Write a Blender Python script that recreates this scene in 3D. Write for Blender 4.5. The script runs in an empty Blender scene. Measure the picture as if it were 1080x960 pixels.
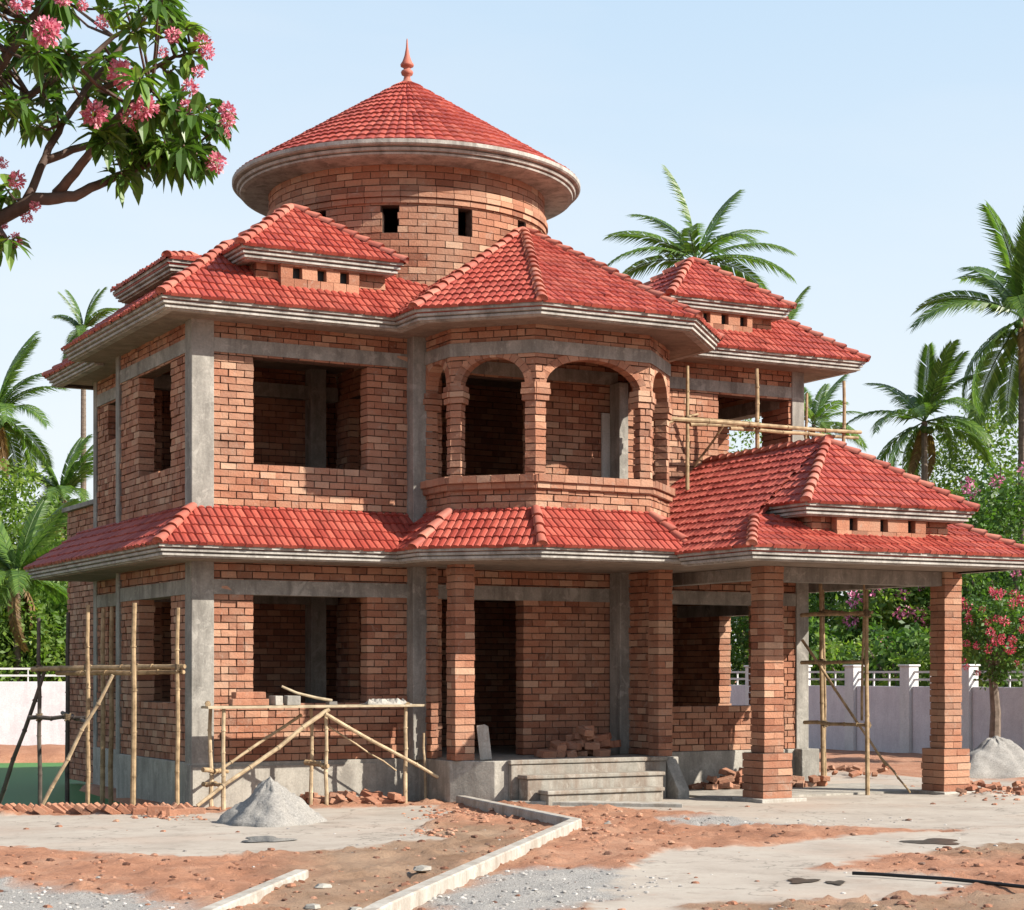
import bpy, bmesh, math, random
import numpy as np
from mathutils import Vector, Matrix
S = bpy.context.scene
COL = S.collection
rnd = random.Random(7)
R = math.radians

# ------------------------------------------------------------------ camera, sky, sun, exposure
YAW = R(28.3)
FX, FY = math.sin(YAW), math.cos(YAW)       # view direction on the ground
RX, RY = math.cos(YAW), -math.sin(YAW)      # to the right of it
FPX, CX, HOR, EYE = 1970.0, 540.0, 710.0, 1.7
cam_d = bpy.data.cameras.new('camera'); cam = bpy.data.objects.new('camera', cam_d); COL.objects.link(cam)
cam.location = (0, 0, EYE); cam.rotation_euler = (R(90), 0, -YAW)
cam_d.sensor_width = 36; cam_d.lens = 36*FPX/1080; cam_d.shift_y = 230/1080
cam_d.clip_start = .1; cam_d.clip_end = 3000
S.camera = cam

VEIL = 4.6
SUN_AZ = (0.66, -0.751); SUN_EL = R(35)
w = bpy.data.worlds.new('World'); S.world = w; w.use_nodes = True
nt = w.node_tree; bg = nt.nodes['Background']
sky = nt.nodes.new('ShaderNodeTexSky'); sky.sky_type = 'NISHITA'; sky.sun_disc = False
sky.sun_elevation = SUN_EL; sky.sun_rotation = math.atan2(SUN_AZ[0], SUN_AZ[1])
sky.air_density = 1.0; sky.dust_density = 1.5; sky.ozone_density = 1.2; sky.altitude = 50
tc = nt.nodes.new('ShaderNodeTexCoord'); sep = nt.nodes.new('ShaderNodeSeparateXYZ'); nt.links.new(tc.outputs['Generated'], sep.inputs[0])
veil = nt.nodes.new('ShaderNodeValToRGB'); veil.color_ramp.interpolation = 'EASE'      # pale veil added to whiten the low sky, faded higher to limit fill
for i, (p_, v_) in enumerate(((0.0, .97), (.12, .93), (.34, .80), (.75, .12))):
    e_ = veil.color_ramp.elements[i] if i < 2 else veil.color_ramp.elements.new(p_)
    e_.position = p_; e_.color = (v_, v_, v_, 1)
nt.links.new(sep.outputs[2], veil.inputs[0])
vc = nt.nodes.new('ShaderNodeValToRGB'); vc.color_ramp.elements[0].position = 0; vc.color_ramp.elements[0].color = (.98, 1.0, 1.0, 1)
vc.color_ramp.elements[1].position = .38; vc.color_ramp.elements[1].color = (.62, .82, 1.0, 1); nt.links.new(sep.outputs[2], vc.inputs[0])
ci = nt.nodes.new('ShaderNodeTexNoise'); ci.inputs['Scale'].default_value = 2.2; ci.inputs['Detail'].default_value = 6; ci.inputs['Distortion'].default_value = .6
mp_ = nt.nodes.new('ShaderNodeMapping'); mp_.inputs['Scale'].default_value = (1, 1, 4); nt.links.new(tc.outputs['Generated'], mp_.inputs[0]); nt.links.new(mp_.outputs[0], ci.inputs['Vector'])
cr_ = nt.nodes.new('ShaderNodeValToRGB'); cr_.color_ramp.elements[0].position = .42; cr_.color_ramp.elements[0].color = (0, 0, 0, 1); cr_.color_ramp.elements[1].position = .8; cr_.color_ramp.elements[1].color = (.55, .55, .55, 1); nt.links.new(ci.outputs[0], cr_.inputs[0])
def wmix(f, a, b_, bt='MIX'):
    q = nt.nodes.new('ShaderNodeMix'); q.data_type = 'RGBA'; q.blend_type = bt
    for k_, v_ in ((0, f), (6, a), (7, b_)):
        if isinstance(v_, (int, float)): q.inputs[k_].default_value = v_
        elif isinstance(v_, tuple): q.inputs[k_].default_value = v_
        else: nt.links.new(v_, q.inputs[k_])
    return q.outputs[2]
pale = wmix(cr_.outputs[0], vc.outputs[0], (.95, .98, 1.0, 1))
pale = wmix(1.0, pale, (VEIL, VEIL, VEIL, 1), 'MULTIPLY')
nt.links.new(wmix(veil.outputs[0], sky.outputs[0], pale), bg.inputs[0]); bg.inputs[1].default_value = 0.11
sl = bpy.data.lights.new('sun', 'SUN'); sl.energy = 5.0; sl.angle = R(.5); sl.color = (1, .93, .82)
so = bpy.data.objects.new('sun', sl); COL.objects.link(so); so.location = (20, -20, 30)
sd = Vector((SUN_AZ[0]*math.cos(SUN_EL), SUN_AZ[1]*math.cos(SUN_EL), math.sin(SUN_EL)))
so.rotation_euler = sd.to_track_quat('Z', 'Y').to_euler()
S.view_settings.view_transform = 'Standard'; S.view_settings.look = 'None'
S.view_settings.exposure = 1.0; S.view_settings.gamma = 1; S.view_settings.use_curve_mapping = False
S.render.engine = 'CYCLES'

# ------------------------------------------------------------------ placing helpers
def ray(x):
    a = (x-CX)/FPX
    return (RX*a+FX, RY*a+FY)
def at(x, y, z):                            # point seen at (x, y) of the photo, z metres away
    d = ray(x); return Vector((d[0]*z, d[1]*z, EYE+(HOR-y)/FPX*z))
def G(x, y, h=0.0):                         # the same on the level h
    z = (EYE-h)*FPX/(y-HOR); d = ray(x); return Vector((d[0]*z, d[1]*z, h))

# ------------------------------------------------------------------ tagging helpers
def tag(o, label, cat, group=None, kind=None):
    o['label'] = label; o['category'] = cat
    if not 4 <= len(label.split()) <= 16: print('LABEL', len(label.split()), label)
    if group: o['group'] = group
    if kind: o['kind'] = kind
    return o
def empty(name, loc, label, cat, group=None, rz=0):
    o = bpy.data.objects.new(name, None); o.empty_display_size = .2
    o.location = loc; o.rotation_euler = (0, 0, rz); COL.objects.link(o)
    return tag(o, label, cat, group)

# ------------------------------------------------------------------ materials
def mat(name, rough=.85):
    m = bpy.data.materials.new(name); m.use_nodes = True
    n = m.node_tree.nodes; b = n['Principled BSDF']; b.inputs['Roughness'].default_value = rough
    b.inputs['Specular IOR Level'].default_value = .3
    return m, m.node_tree, b
def N(t, typ, **kw):
    n = t.nodes.new(typ)
    for k, v in kw.items():
        if hasattr(n, k): setattr(n, k, v)
        else: n.inputs[k].default_value = v
    return n
def noise(t, scale, detail=4, rough=.55, vec=None, dist=0):
    n = N(t, 'ShaderNodeTexNoise'); n.inputs['Scale'].default_value = scale
    n.inputs['Detail'].default_value = detail; n.inputs['Roughness'].default_value = rough
    n.inputs['Distortion'].default_value = dist
    if vec: t.links.new(vec, n.inputs['Vector'])
    return n.outputs[0]
def ramp(t, fac, stops):
    r = N(t, 'ShaderNodeValToRGB'); e = r.color_ramp.elements
    while len(e) < len(stops): e.new(.5)
    for i, (p, c) in enumerate(stops):
        e[i].position = p; e[i].color = (*c, 1) if len(c) == 3 else c
    t.links.new(fac, r.inputs[0]); return r.outputs[0]
def mixc(t, fac, a, b, mode='MIX'):
    m = N(t, 'ShaderNodeMix', data_type='RGBA', blend_type=mode)
    for sock, v in ((m.inputs[0], fac), (m.inputs[6], a), (m.inputs[7], b)):
        if isinstance(v, (int, float)): sock.default_value = v
        elif isinstance(v, tuple): sock.default_value = (*v, 1)
        else: t.links.new(v, sock)
    return m.outputs[2]
def bump(t, b, h, strength=.5, dist=.01, prev=None):
    n = N(t, 'ShaderNodeBump'); n.inputs['Strength'].default_value = strength; n.inputs['Distance'].default_value = dist
    t.links.new(h, n.inputs['Height'])
    if prev: t.links.new(prev, n.inputs['Normal'])
    t.links.new(n.outputs[0], b.inputs['Normal']); return n.outputs[0]
def wpos(t):
    return N(t, 'ShaderNodeNewGeometry').outputs['Position']
def attr(t, name='tint'):
    a = N(t, 'ShaderNodeAttribute'); a.attribute_name = name; return a
def math_(t, op, a, b=None, clamp=False):
    n = N(t, 'ShaderNodeMath', operation=op); n.use_clamp = clamp
    for i, v in enumerate((a, b)):
        if v is None: continue
        if isinstance(v, (int, float)): n.inputs[i].default_value = v
        else: t.links.new(v, n.inputs[i])
    return n.outputs[0]

def tinted(name, stops, rough=.9, nscale=30, bstr=.6, dirt=(.35, .3, .25), dirtamt=.3, bd=.006):
    m, t, b = mat(name, rough); p = wpos(t)
    c = ramp(t, attr(t).outputs['Fac'], stops)
    n1 = noise(t, nscale, 6, .65, p); n2 = noise(t, 1.3, 4, .6, p)
    c = mixc(t, .35, c, ramp(t, n1, [(.25, (.45, .45, .45)), (.75, (1.35, 1.3, 1.25))]), 'MULTIPLY')
    f = ramp(t, n2, [(.45, (0, 0, 0)), (.75, (dirtamt,)*3)])
    c = mixc(t, f, c, dirt)
    if name == 'brick_clay':
        n5 = noise(t, 7, 7, .75, p, .6)
        c = mixc(t, ramp(t, n5, [(.56, (0, 0, 0)), (.70, (.55,)*3)]), c, (.40, .32, .26))
        c = mixc(t, ramp(t, noise(t, 1.7, 6, .7, p, .3), [(.56, (0, 0, 0)), (.78, (.4,)*3)]), c, (.20, .11, .08))
    t.links.new(c, b.inputs['Base Color'])
    bump(t, b, n1, bstr, bd)
    return m
M_BRICK = tinted('brick_clay', [(0, (.22, .085, .05)), (.10, (.31, .13, .078)), (.6, (.41, .185, .112)), (.88, (.48, .24, .15)), (1, (.54, .34, .23))],
                 .92, 38, 1.0, (.40, .29, .21), .55, .01)
M_MORTAR, t_, b_ = mat('mortar', .95)
t_.links.new(ramp(t_, noise(t_, 18, 5, .6, wpos(t_)), [(.3, (.06, .035, .026)), (.7, (.15, .095, .07))]), b_.inputs['Base Color'])
M_TILE = tinted('roof_tile_clay', [(0, (.29, .046, .033)), (.5, (.39, .068, .048)), (1, (.49, .115, .08))], .55, 25, .5, (.30, .11, .08), .35, .004)
M_CAP = tinted('ridge_tile_clay', [(0, (.34, .085, .06)), (.5, (.44, .13, .092)), (1, (.52, .20, .14))], .65, 25, .4, (.4, .25, .2), .35, .004)

def concrete(name, lo, hi, stain=(.12, .11, .10), rough=.9, amt=.5):
    m, t, b = mat(name, rough); p = wpos(t)
    n1 = noise(t, 2.2, 8, .65, p); n2 = noise(t, 40, 5, .6, p)
    c = ramp(t, n1, [(.3, lo), (.7, hi)])
    c = mixc(t, .4, c, ramp(t, n2, [(.3, (.6,)*3), (.7, (1.25,)*3)]), 'MULTIPLY')
    mp = N(t, 'ShaderNodeMapping'); mp.inputs['Scale'].default_value = (3, 3, .5); t.links.new(p, mp.inputs[0])
    n3 = noise(t, 1.6, 7, .7, mp.outputs[0])
    c = mixc(t, ramp(t, n3, [(.44, (0, 0, 0)), (.64, (amt,)*3)]), c, stain)
    c = mixc(t, ramp(t, noise(t, 4.5, 8, .75, p, .8), [(.54, (0, 0, 0)), (.62, (.4,)*3)]), c, tuple(min(.8, q*1.25) for q in hi))
    t.links.new(c, b.inputs['Base Color'])
    bump(t, b, n2, .5, .006, bump(t, b, n1, .4, .02))
    return m
M_CONC = concrete('raw_concrete', (.22, .208, .185), (.41, .39, .35), (.11, .10, .09), amt=.6)
M_PLINTH = concrete('plinth_cement', (.30, .28, .245), (.47, .44, .385), (.16, .14, .12))
M_STEP = concrete('worn_step_cement', (.21, .195, .165), (.42, .39, .34), (.20, .13, .09), amt=.7)
M_FASCIA = concrete('cast_cornice', (.36, .34, .31), (.54, .515, .47), (.15, .135, .12), amt=.65)
M_SOFFIT = concrete('soffit_cement', (.24, .19, .15), (.34, .28, .23), (.14, .11, .09))
M_KERB = concrete('kerb_concrete', (.38, .36, .32), (.52, .49, .44), (.24, .18, .13), amt=.6)
M_PANEL = concrete('pale_plaster', (.50, .49, .45), (.64, .62, .58), amt=.2)
M_WHITE = concrete('lime_washed_wall', (.66, .635, .665), (.80, .775, .80), (.46, .44, .47), amt=.3)
M_WHITEP = concrete('white_paint', (.68, .68, .68), (.78, .78, .77), (.45, .44, .42), amt=.3)

def woodm(name, a, b2):
    m, t, b = mat(name, .75)
    g = N(t, 'ShaderNodeTexCoord').outputs['Object']
    n = noise(t, 9, 5, .6, g)
    t.links.new(ramp(t, n, [(.3, a), (.7, b2)]), b.inputs['Base Color'])
    bump(t, b, noise(t, 60, 3, .5, g), .4, .004); return m
M_BAMBOO = woodm('weathered_bamboo', (.19, .125, .065), (.50, .36, .21))
M_POLE = woodm('pale_pole_wood', (.28, .20, .12), (.62, .48, .31))
M_DARKPOLE = woodm('dark_pole_wood', (.05, .04, .035), (.13, .10, .08))
M_PLANK = woodm('old_plank', (.30, .24, .16), (.52, .43, .30))
M_ROPE = woodm('coir_rope', (.10, .07, .04), (.2, .14, .08))
M_BARK = woodm('bark', (.10, .075, .055), (.24, .19, .15))
M_TWIG = woodm('twig_bark', (.07, .045, .035), (.17, .11, .085))

def leafm(name, stops, trans=.35, rough=.5, tm=(1.5, 1.7, .7)):
    m = bpy.data.materials.new(name); m.use_nodes = True; t = m.node_tree
    b = t.nodes['Principled BSDF']; b.inputs['Roughness'].default_value = rough; b.inputs['Specular IOR Level'].default_value = .35
    c = ramp(t, attr(t).outputs['Fac'], stops)
    t.links.new(c, b.inputs['Base Color'])
    tr = N(t, 'ShaderNodeBsdfTranslucent')
    t.links.new(mixc(t, 1.0, c, tm, 'MULTIPLY'), tr.inputs[0])
    mx = N(t, 'ShaderNodeMixShader'); mx.inputs[0].default_value = trans
    t.links.new(b.outputs[0], mx.inputs[1]); t.links.new(tr.outputs[0], mx.inputs[2])
    t.links.new(mx.outputs[0], t.nodes['Material Output'].inputs[0]); return m
M_LEAF = leafm('glossy_leaf', [(0, (.03, .07, .014)), (.6, (.085, .17, .03)), (1, (.24, .33, .06))], .3, .4)
M_FOL = leafm('tree_foliage', [(0, (.03, .075, .015)), (.6, (.075, .15, .03)), (1, (.17, .25, .05))], .35)
M_FOLP = leafm('pale_foliage', [(0, (.05, .11, .02)), (.6, (.13, .21, .04)), (1, (.28, .34, .07))], .4)
M_FROND = leafm('palm_frond', [(0, (.045, .10, .02)), (.6, (.10, .18, .035)), (1, (.24, .32, .07))], .35, .4)
M_PINK = leafm('pink_petal', [(0, (.50, .10, .17)), (.6, (.70, .24, .32)), (1, (.82, .48, .50))], .25, .7, (1.1, 1.0, 1.1))
M_RED = leafm('red_petal', [(0, (.42, .03, .06)), (.6, (.58, .06, .11)), (1, (.70, .25, .32))], .25, .7, (1.1, 1.0, 1.1))
M_MAG = leafm('magenta_petal', [(0, (.45, .08, .20)), (.6, (.66, .20, .36)), (1, (.80, .45, .55))], .25, .7, (1.1, 1.0, 1.1))

def granular(name, lo, hi, sc=60, bs=.8):
    m, t, b = mat(name, .95); p = wpos(t)
    n = noise(t, sc, 5, .75, p); n2 = noise(t, 6, 4, .6, p)
    c = ramp(t, n, [(.3, lo), (.7, hi)])
    c = mixc(t, .4, c, ramp(t, n2, [(.3, (.7,)*3), (.7, (1.2,)*3)]), 'MULTIPLY')
    t.links.new(c, b.inputs['Base Color']); bump(t, b, n, bs, .012); return m
M_SAND = granular('grey_sand', (.20, .19, .175), (.42, .40, .37), 45, 1.0)
M_STONE = tinted('crushed_stone', [(0, (.16, .15, .145)), (.5, (.36, .345, .33)), (1, (.60, .58, .55))], .95, 40, .6)
M_CLOD = tinted('earth_clod', [(0, (.10, .045, .03)), (.5, (.30, .13, .075)), (1, (.42, .22, .14))], .95, 40, .8)
M_RUBBER_SHADE, t_, b_ = mat('black_rubber_and_shade', .5); b_.inputs['Base Color'].default_value = (.012, .012, .012, 1)  # for the hose, and for the shade painted behind the vents
M_IRON, t_, b_ = mat('worn_iron', .5); b_.inputs['Base Color'].default_value = (.16, .15, .14, 1); b_.inputs['Metallic'].default_value = .6
M_SACK = concrete('cement_sack', (.30, .28, .25), (.50, .47, .42))
m, t, b = mat('pond_water', .5); M_WATER = m
b.inputs['Base Color'].default_value = (.07, .18, .06, 1); b.inputs['IOR'].default_value = 1.33; b.inputs['Specular IOR Level'].default_value = .12
bump(t, b, noise(t, 2.5, 3, .5, wpos(t)), .12, .02)

# ------------------------------------------------------------------ mesh builder
class MB:
    def __init__(s): s.v = []; s.f = []; s.m = []; s.t = []
    def add(s, vs, fs, mi=0, tint=None):
        o = len(s.v); s.v.extend(vs)
        tt = rnd.random() if tint is None else tint
        for f in fs: s.f.append([o+i for i in f]); s.m.append(mi); s.t.append(tt)
    def build(s, name, mats, parent=None, smooth=False, bevel=0):
        me = bpy.data.meshes.new(name)
        me.from_pydata([tuple(v) for v in s.v], [], s.f)
        if not isinstance(mats, (list, tuple)): mats = [mats]
        for m in mats: me.materials.append(m)
        me.polygons.foreach_set('material_index', s.m)
        a = me.color_attributes.new('tint', 'FLOAT_COLOR', 'CORNER')
        lt = np.zeros(len(me.polygons), dtype=np.int32); me.polygons.foreach_get('loop_total', lt)
        tv = np.repeat(np.array(s.t, dtype=np.float32), lt)
        a.data.foreach_set('color', np.stack([tv, tv, tv, np.ones_like(tv)], 1).ravel())
        if smooth: me.polygons.foreach_set('use_smooth', [True]*len(me.polygons))
        me.update()
        o = bpy.data.objects.new(name, me); COL.objects.link(o)
        if parent: o.parent = parent; o.matrix_parent_inverse = Matrix.Translation(-parent.location) if parent.rotation_euler.z == 0 else parent.matrix_basis.inverted()
        if bevel:
            bv = o.modifiers.new('edge', 'BEVEL'); bv.width = bevel; bv.segments = 2; bv.limit_method = 'ANGLE'
        return o
    def obox(s, p0, d, u0, u1, n0, n1, z0, z1, mi=0, j=0.0, tint=None):
        """box in a wall frame: u along d from p0, n outward (to the right of d)"""
        nx, ny = d[1], -d[0]; vs = []
        for z in (z0, z1):
            for (u, n) in ((u0, n0), (u1, n0), (u1, n1), (u0, n1)):
                if j: u += rnd.uniform(-j, j); n += rnd.uniform(-j, j)*.7; zz = z+rnd.uniform(-j, j)*.6
                else: zz = z
                vs.append((p0[0]+d[0]*u+nx*n, p0[1]+d[1]*u+ny*n, zz))
        s.add(vs, [(0, 1, 2, 3), (7, 6, 5, 4), (0, 4, 5, 1), (1, 5, 6, 2), (2, 6, 7, 3), (3, 7, 4, 0)], mi, tint)
    def box(s, x0, x1, y0, y1, z0, z1, mi=0, j=0, tint=None):
        s.obox((x0, y0), (1, 0), 0, x1-x0, -(y1-y0), 0, z0, z1, mi, j, tint)
    def tube(s, pts, r0, r1=None, n=8, mi=0, tint=None, cap=True):
        r1 = r0 if r1 is None else r1; pts = [Vector(p) for p in pts]; vs = []; fs = []
        L = len(pts); ref = None
        for i, p in enumerate(pts):
            d = (pts[min(i+1, L-1)]-pts[max(i-1, 0)]).normalized()
            if ref is None: ref = d.orthogonal().normalized()
            ref = (ref-d*ref.dot(d)).normalized(); b = d.cross(ref); r = r0+(r1-r0)*i/(L-1)
            for k in range(n):
                a = 2*math.pi*k/n; vs.append(p+(ref*math.cos(a)+b*math.sin(a))*r)
        for i in range(L-1):
            for k in range(n):
                k2 = (k+1) % n; fs.append((i*n+k, i*n+k2, (i+1)*n+k2, (i+1)*n+k))
        if cap: fs += [tuple(range(n))[::-1], tuple((L-1)*n+k for k in range(n))]
        s.add(vs, fs, mi, tint)
    def lathe(s, c, prof, n=64, mi=0, tint=None):
        vs = []; fs = []
        for (r, z) in prof:
            for k in range(n):
                a = 2*math.pi*k/n; vs.append((c[0]+r*math.cos(a), c[1]+r*math.sin(a), z))
        for i in range(len(prof)-1):
            for k in range(n):
                k2 = (k+1) % n; fs.append((i*n+k, i*n+k2, (i+1)*n+k2, (i+1)*n+k))
        s.add(vs, fs, mi, tint)
    def prism(s, poly, z0, z1, mi=0):
        n = len(poly); vs = [(x, y, z0) for x, y in poly]+[(x, y, z1) for x, y in poly]
        fs = [tuple(range(n))[::-1], tuple(range(n, 2*n))]+[(i, (i+1) % n, n+(i+1) % n, n+i) for i in range(n)]
        s.add(vs, fs, mi)
    def sweep(s, path, prof, closed=False, mi=0):
        """profile (outward, z) swept along a ground path with mitred corners"""
        L = len(path); k = len(prof); vs = []
        for i in range(L):
            def nrm(a, b):
                d = (b[0]-a[0], b[1]-a[1]); l = math.hypot(*d); return (d[1]/l, -d[0]/l)
            ns = []
            if closed or i > 0: ns.append(nrm(path[i-1], path[i]))
            if closed or i < L-1: ns.append(nrm(path[i], path[(i+1) % L]))
            if len(ns) == 1: m = ns[0]
            else:
                q = 1+ns[0][0]*ns[1][0]+ns[0][1]*ns[1][1]; m = ((ns[0][0]+ns[1][0])/q, (ns[0][1]+ns[1][1])/q)
            for (o, z) in prof: vs.append((path[i][0]+m[0]*o, path[i][1]+m[1]*o, z))
        fs = []
        for i in range(L if closed else L-1):
            a, b = i*k, ((i+1) % L)*k
            for q in range(k-1): fs.append((a+q, a+q+1, b+q+1, b+q))
        if not closed: fs += [tuple(range(k)), tuple((L-1)*k+q for q in range(k))[::-1]]
        s.add(vs, fs, mi)

# ------------------------------------------------------------------ brickwork
CO, BL = .093, .215
def brick_wall(mb, p0, p1, z0, z1, th=.22, holes=(), both=True):
    L = math.hypot(p1[0]-p0[0], p1[1]-p0[1]); d = ((p1[0]-p0[0])/L, (p1[1]-p0[1])/L)
    nrow = max(1, round((z1-z0)/CO)); ch = (z1-z0)/nrow; off = rnd.random()*BL
    for r in range(nrow):
        a, c = z0+r*ch, z0+(r+1)*ch; zm = (a+c)/2
        cuts = []
        for h in holes:
            u0, u1, h0, h1 = h[:4]; rise = h[4] if len(h) > 4 else 0
            if zm <= h0 or zm >= h1+(.05 if rise else 0): continue
            if rise and zm > h1-rise:
                q = (zm-(h1-rise))/(rise+.05); w2 = (u1-u0)/2+.05; hw = w2*math.sqrt(max(0, 1-q*q)); m_ = (u0+u1)/2
                cuts.append((m_-hw, m_+hw))
            else: cuts.append((u0, u1))
        segs = [(0, L)]
        for (x0, x1) in cuts:
            ns = []
            for (s0, s1) in segs:
                if x1 <= s0 or x0 >= s1: ns.append((s0, s1)); continue
                if x0 > s0+.02: ns.append((s0, x0))
                if x1 < s1-.02: ns.append((x1, s1))
            segs = ns
        for (s0, s1) in segs:
            mb.obox(p0, d, s0+.014, s1-.014, -th+.020, -.020, a, c, 1)
            u = math.floor((s0-off)/BL)*BL+off+(BL/2 if r % 2 else 0)
            while u > s0: u -= BL
            while u < s1-.01:
                b0, b1 = max(u, s0), min(u+BL, s1)
                if b1 < s1 and b1-s0 < .065: u += BL; b0 = s0; b1 = min(u+BL, s1)     # no slivers at the ends
                if s1-b1 < .065: b1 = s1; u = s1
                if rnd.random() < .07 and b1-b0 > .2: b1s = [(b0, (b0+b1)/2), ((b0+b1)/2, b1)]
                else: b1s = [(b0, b1)]
                for (q0, q1) in b1s:
                    if q1-q0 > .03:
                        pr = rnd.uniform(-.009, .010)+(.010 if rnd.random() < .06 else 0)
                        mb.obox(p0, d, q0+(.006 if q0 > s0 else -.002), q1-(.006 if q1 < s1 else -.002), -th-pr, pr, a+.008, c-.006, 0, .0055)
                u += BL
    for h in holes:                              # arch rings
        if len(h) > 4 and h[4]:
            u0, u1, h0, h1, rise = h; m_ = (u0+u1)/2; w2 = (u1-u0)/2; K = 15
            for i in range(K):
                a0, a1 = math.pi*i/K, math.pi*(i+1)/K; g = .006
                def P(a, rr): return (m_+math.cos(a)*(w2+rr), h1-rise+math.sin(a)*(rise+rr))
                q = [P(a0+g, 0), P(a0+g, .105), P(a1-g, .105), P(a1-g, 0)]; vs = []
                for n in (.006, -th-.006):
                    for (u, z) in q: vs.append((p0[0]+d[0]*u+d[1]*n, p0[1]+d[1]*u-d[0]*n, z))
                mb.add(vs, [(0, 1, 2, 3), (7, 6, 5, 4), (0, 4, 5, 1), (1, 5, 6, 2), (2, 6, 7, 3), (3, 7, 4, 0)], 0)
def pillar(mb, x0, x1, y0, y1, z0, z1):
    n = round((z1-z0)/CO); ch = (z1-z0)/n
    mb.box(x0+.012, x1-.012, y0+.012, y1-.012, z0, z1, 1)
    for r in range(n):
        a, c = z0+r*ch+.006, z0+(r+1)*ch-.005; p = rnd.uniform(-.004, .005)
        f = .38 if r % 2 else .66
        if r % 2:
            xm = x0+(x1-x0)*.5; mb.box(x0-p, xm-.004, y0-p, y1+p, a, c, 0, .004); mb.box(xm+.004, x1+p, y0-p, y1+p, a, c, 0, .004)
        else:
            ym = y0+(y1-y0)*.5; mb.box(x0-p, x1+p, y0-p, ym-.004, a, c, 0, .004); mb.box(x0-p, x1+p, ym+.004, y1+p, a, c, 0, .004)

# ------------------------------------------------------------------ tiles
TW, TC = .100, .205
def tile_face(mb, poly, vo=0.0):
    """clay tiles over a planar convex polygon whose first edge is the eave"""
    P = [Vector(p) for p in poly]; u = (P[1]-P[0]).normalized(); n = u.cross(P[-1]-P[0]).normalized()
    if n.z < 0: n = -n
    v = n.cross(u)
    if v.z < 0: v = -v
    us = [(p-P[0]).dot(u) for p in P]; vs_ = [(p-P[0]).dot(v) for p in P]
    bm = bmesh.new(); lay = bm.faces.layers.float.new('t')
    prof = [(0, -.006), (.15, .014), (.5, .022), (.85, .014), (1, -.006)]
    def pt(a, b, h): return bm.verts.new(P[0]+u*a+v*b+n*h)
    nr = int(math.ceil((max(vs_)+vo)/TC))+1; u0 = math.floor(min(us)/TW)*TW; nc = int((max(us)-u0)/TW)+2
    for r in range(nr):
        b0, b1 = r*TC-.03-vo, (r+1)*TC-vo; sh = 0
        for c in range(nc):
            a = u0+c*TW+sh; j = rnd.uniform(-.005, .006)+(.012 if rnd.random() < .02 else 0); jb = rnd.uniform(-.010, .010)
            lo = [pt(a+TW*x, b0+jb, .028+h+j) for x, h in prof]; hi = [pt(a+TW*x, b1, .006+h) for x, h in prof]
            bs = [pt(a+TW*x, b0+jb, 0) for x, h in prof]; t = rnd.random()
            for i in range(4):
                for q in ((lo[i], lo[i+1], hi[i+1], hi[i]), (bs[i], bs[i+1], lo[i+1], lo[i])):
                    f = bm.faces.new(q); f[lay] = t
    cen = sum(P, Vector())/len(P)
    for i in range(len(P)):
        a, b = P[i], P[(i+1) % len(P)]
        if (b-a).length < 1e-4: continue
        pn = (b-a).cross(n).normalized()
        if pn.dot(cen-a) > 0: pn = -pn
        base = a-v*.05 if (i == 0 and not vo) else a
        bmesh.ops.bisect_plane(bm, geom=bm.verts[:]+bm.edges[:]+bm.faces[:], plane_co=base, plane_no=pn, clear_outer=True, dist=1e-5)
    bm.verts.index_update(); o = len(mb.v)
    mb.v.extend([w_.co.copy() for w_ in bm.verts])
    for f in bm.faces: mb.f.append([o+x.index for x in f.verts]); mb.m.append(0); mb.t.append(f[lay])
    bm.free()
    mb.add([p-n*.02 for p in P]+[p-n*.07 for p in P], [tuple(range(len(P))), tuple(range(len(P), 2*len(P)))[::-1]]+
           [(i, (i+1) % len(P), len(P)+(i+1) % len(P), len(P)+i) for i in range(len(P))], 0, .1)
def caps(mb, p0, p1, r=.068, step=.21):
    p0, p1 = Vector(p0), Vector(p1); d = p1-p0; L = d.length; d.normalize()
    side = d.cross(Vector((0, 0, 1))).normalized(); up = side.cross(d).normalized(); n = max(1, round(L/step)); st = L/n
    for i in range(n):
        a = p0+d*(i*st-.035); b = p0+d*((i+1)*st+.0); K = 9; vs = []; j = Vector((rnd.uniform(-.006, .006), rnd.uniform(-.006, .006), rnd.uniform(-.004, .006)))
        for (c, rr, h) in ((a, r*1.1, .028), (a+d*.03, r*1.1, .032), (b, r*.86, .005)):
            for k in range(K):
                ang = math.pi*(k/(K-1)*1.16-.08); vs.append(c+j+up*h+side*math.cos(ang)*rr+up*math.sin(ang)*rr*.85)
        fs = [(q*K+k, q*K+k+1, (q+1)*K+k+1, (q+1)*K+k) for q in range(2) for k in range(K-1)]+[tuple(range(K))]
        mb.add(vs, fs, 0)
def cornice(z): return [(-.14, z), (0, z), (0, z-.046), (-.055, z-.054), (-.03, z-.066), (-.03, z-.096), (-.085, z-.104), (-.058, z-.116), (-.058, z-.146), (-.10, z-.150), (-.10, z-.165), (-.2, z-.165)]

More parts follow.
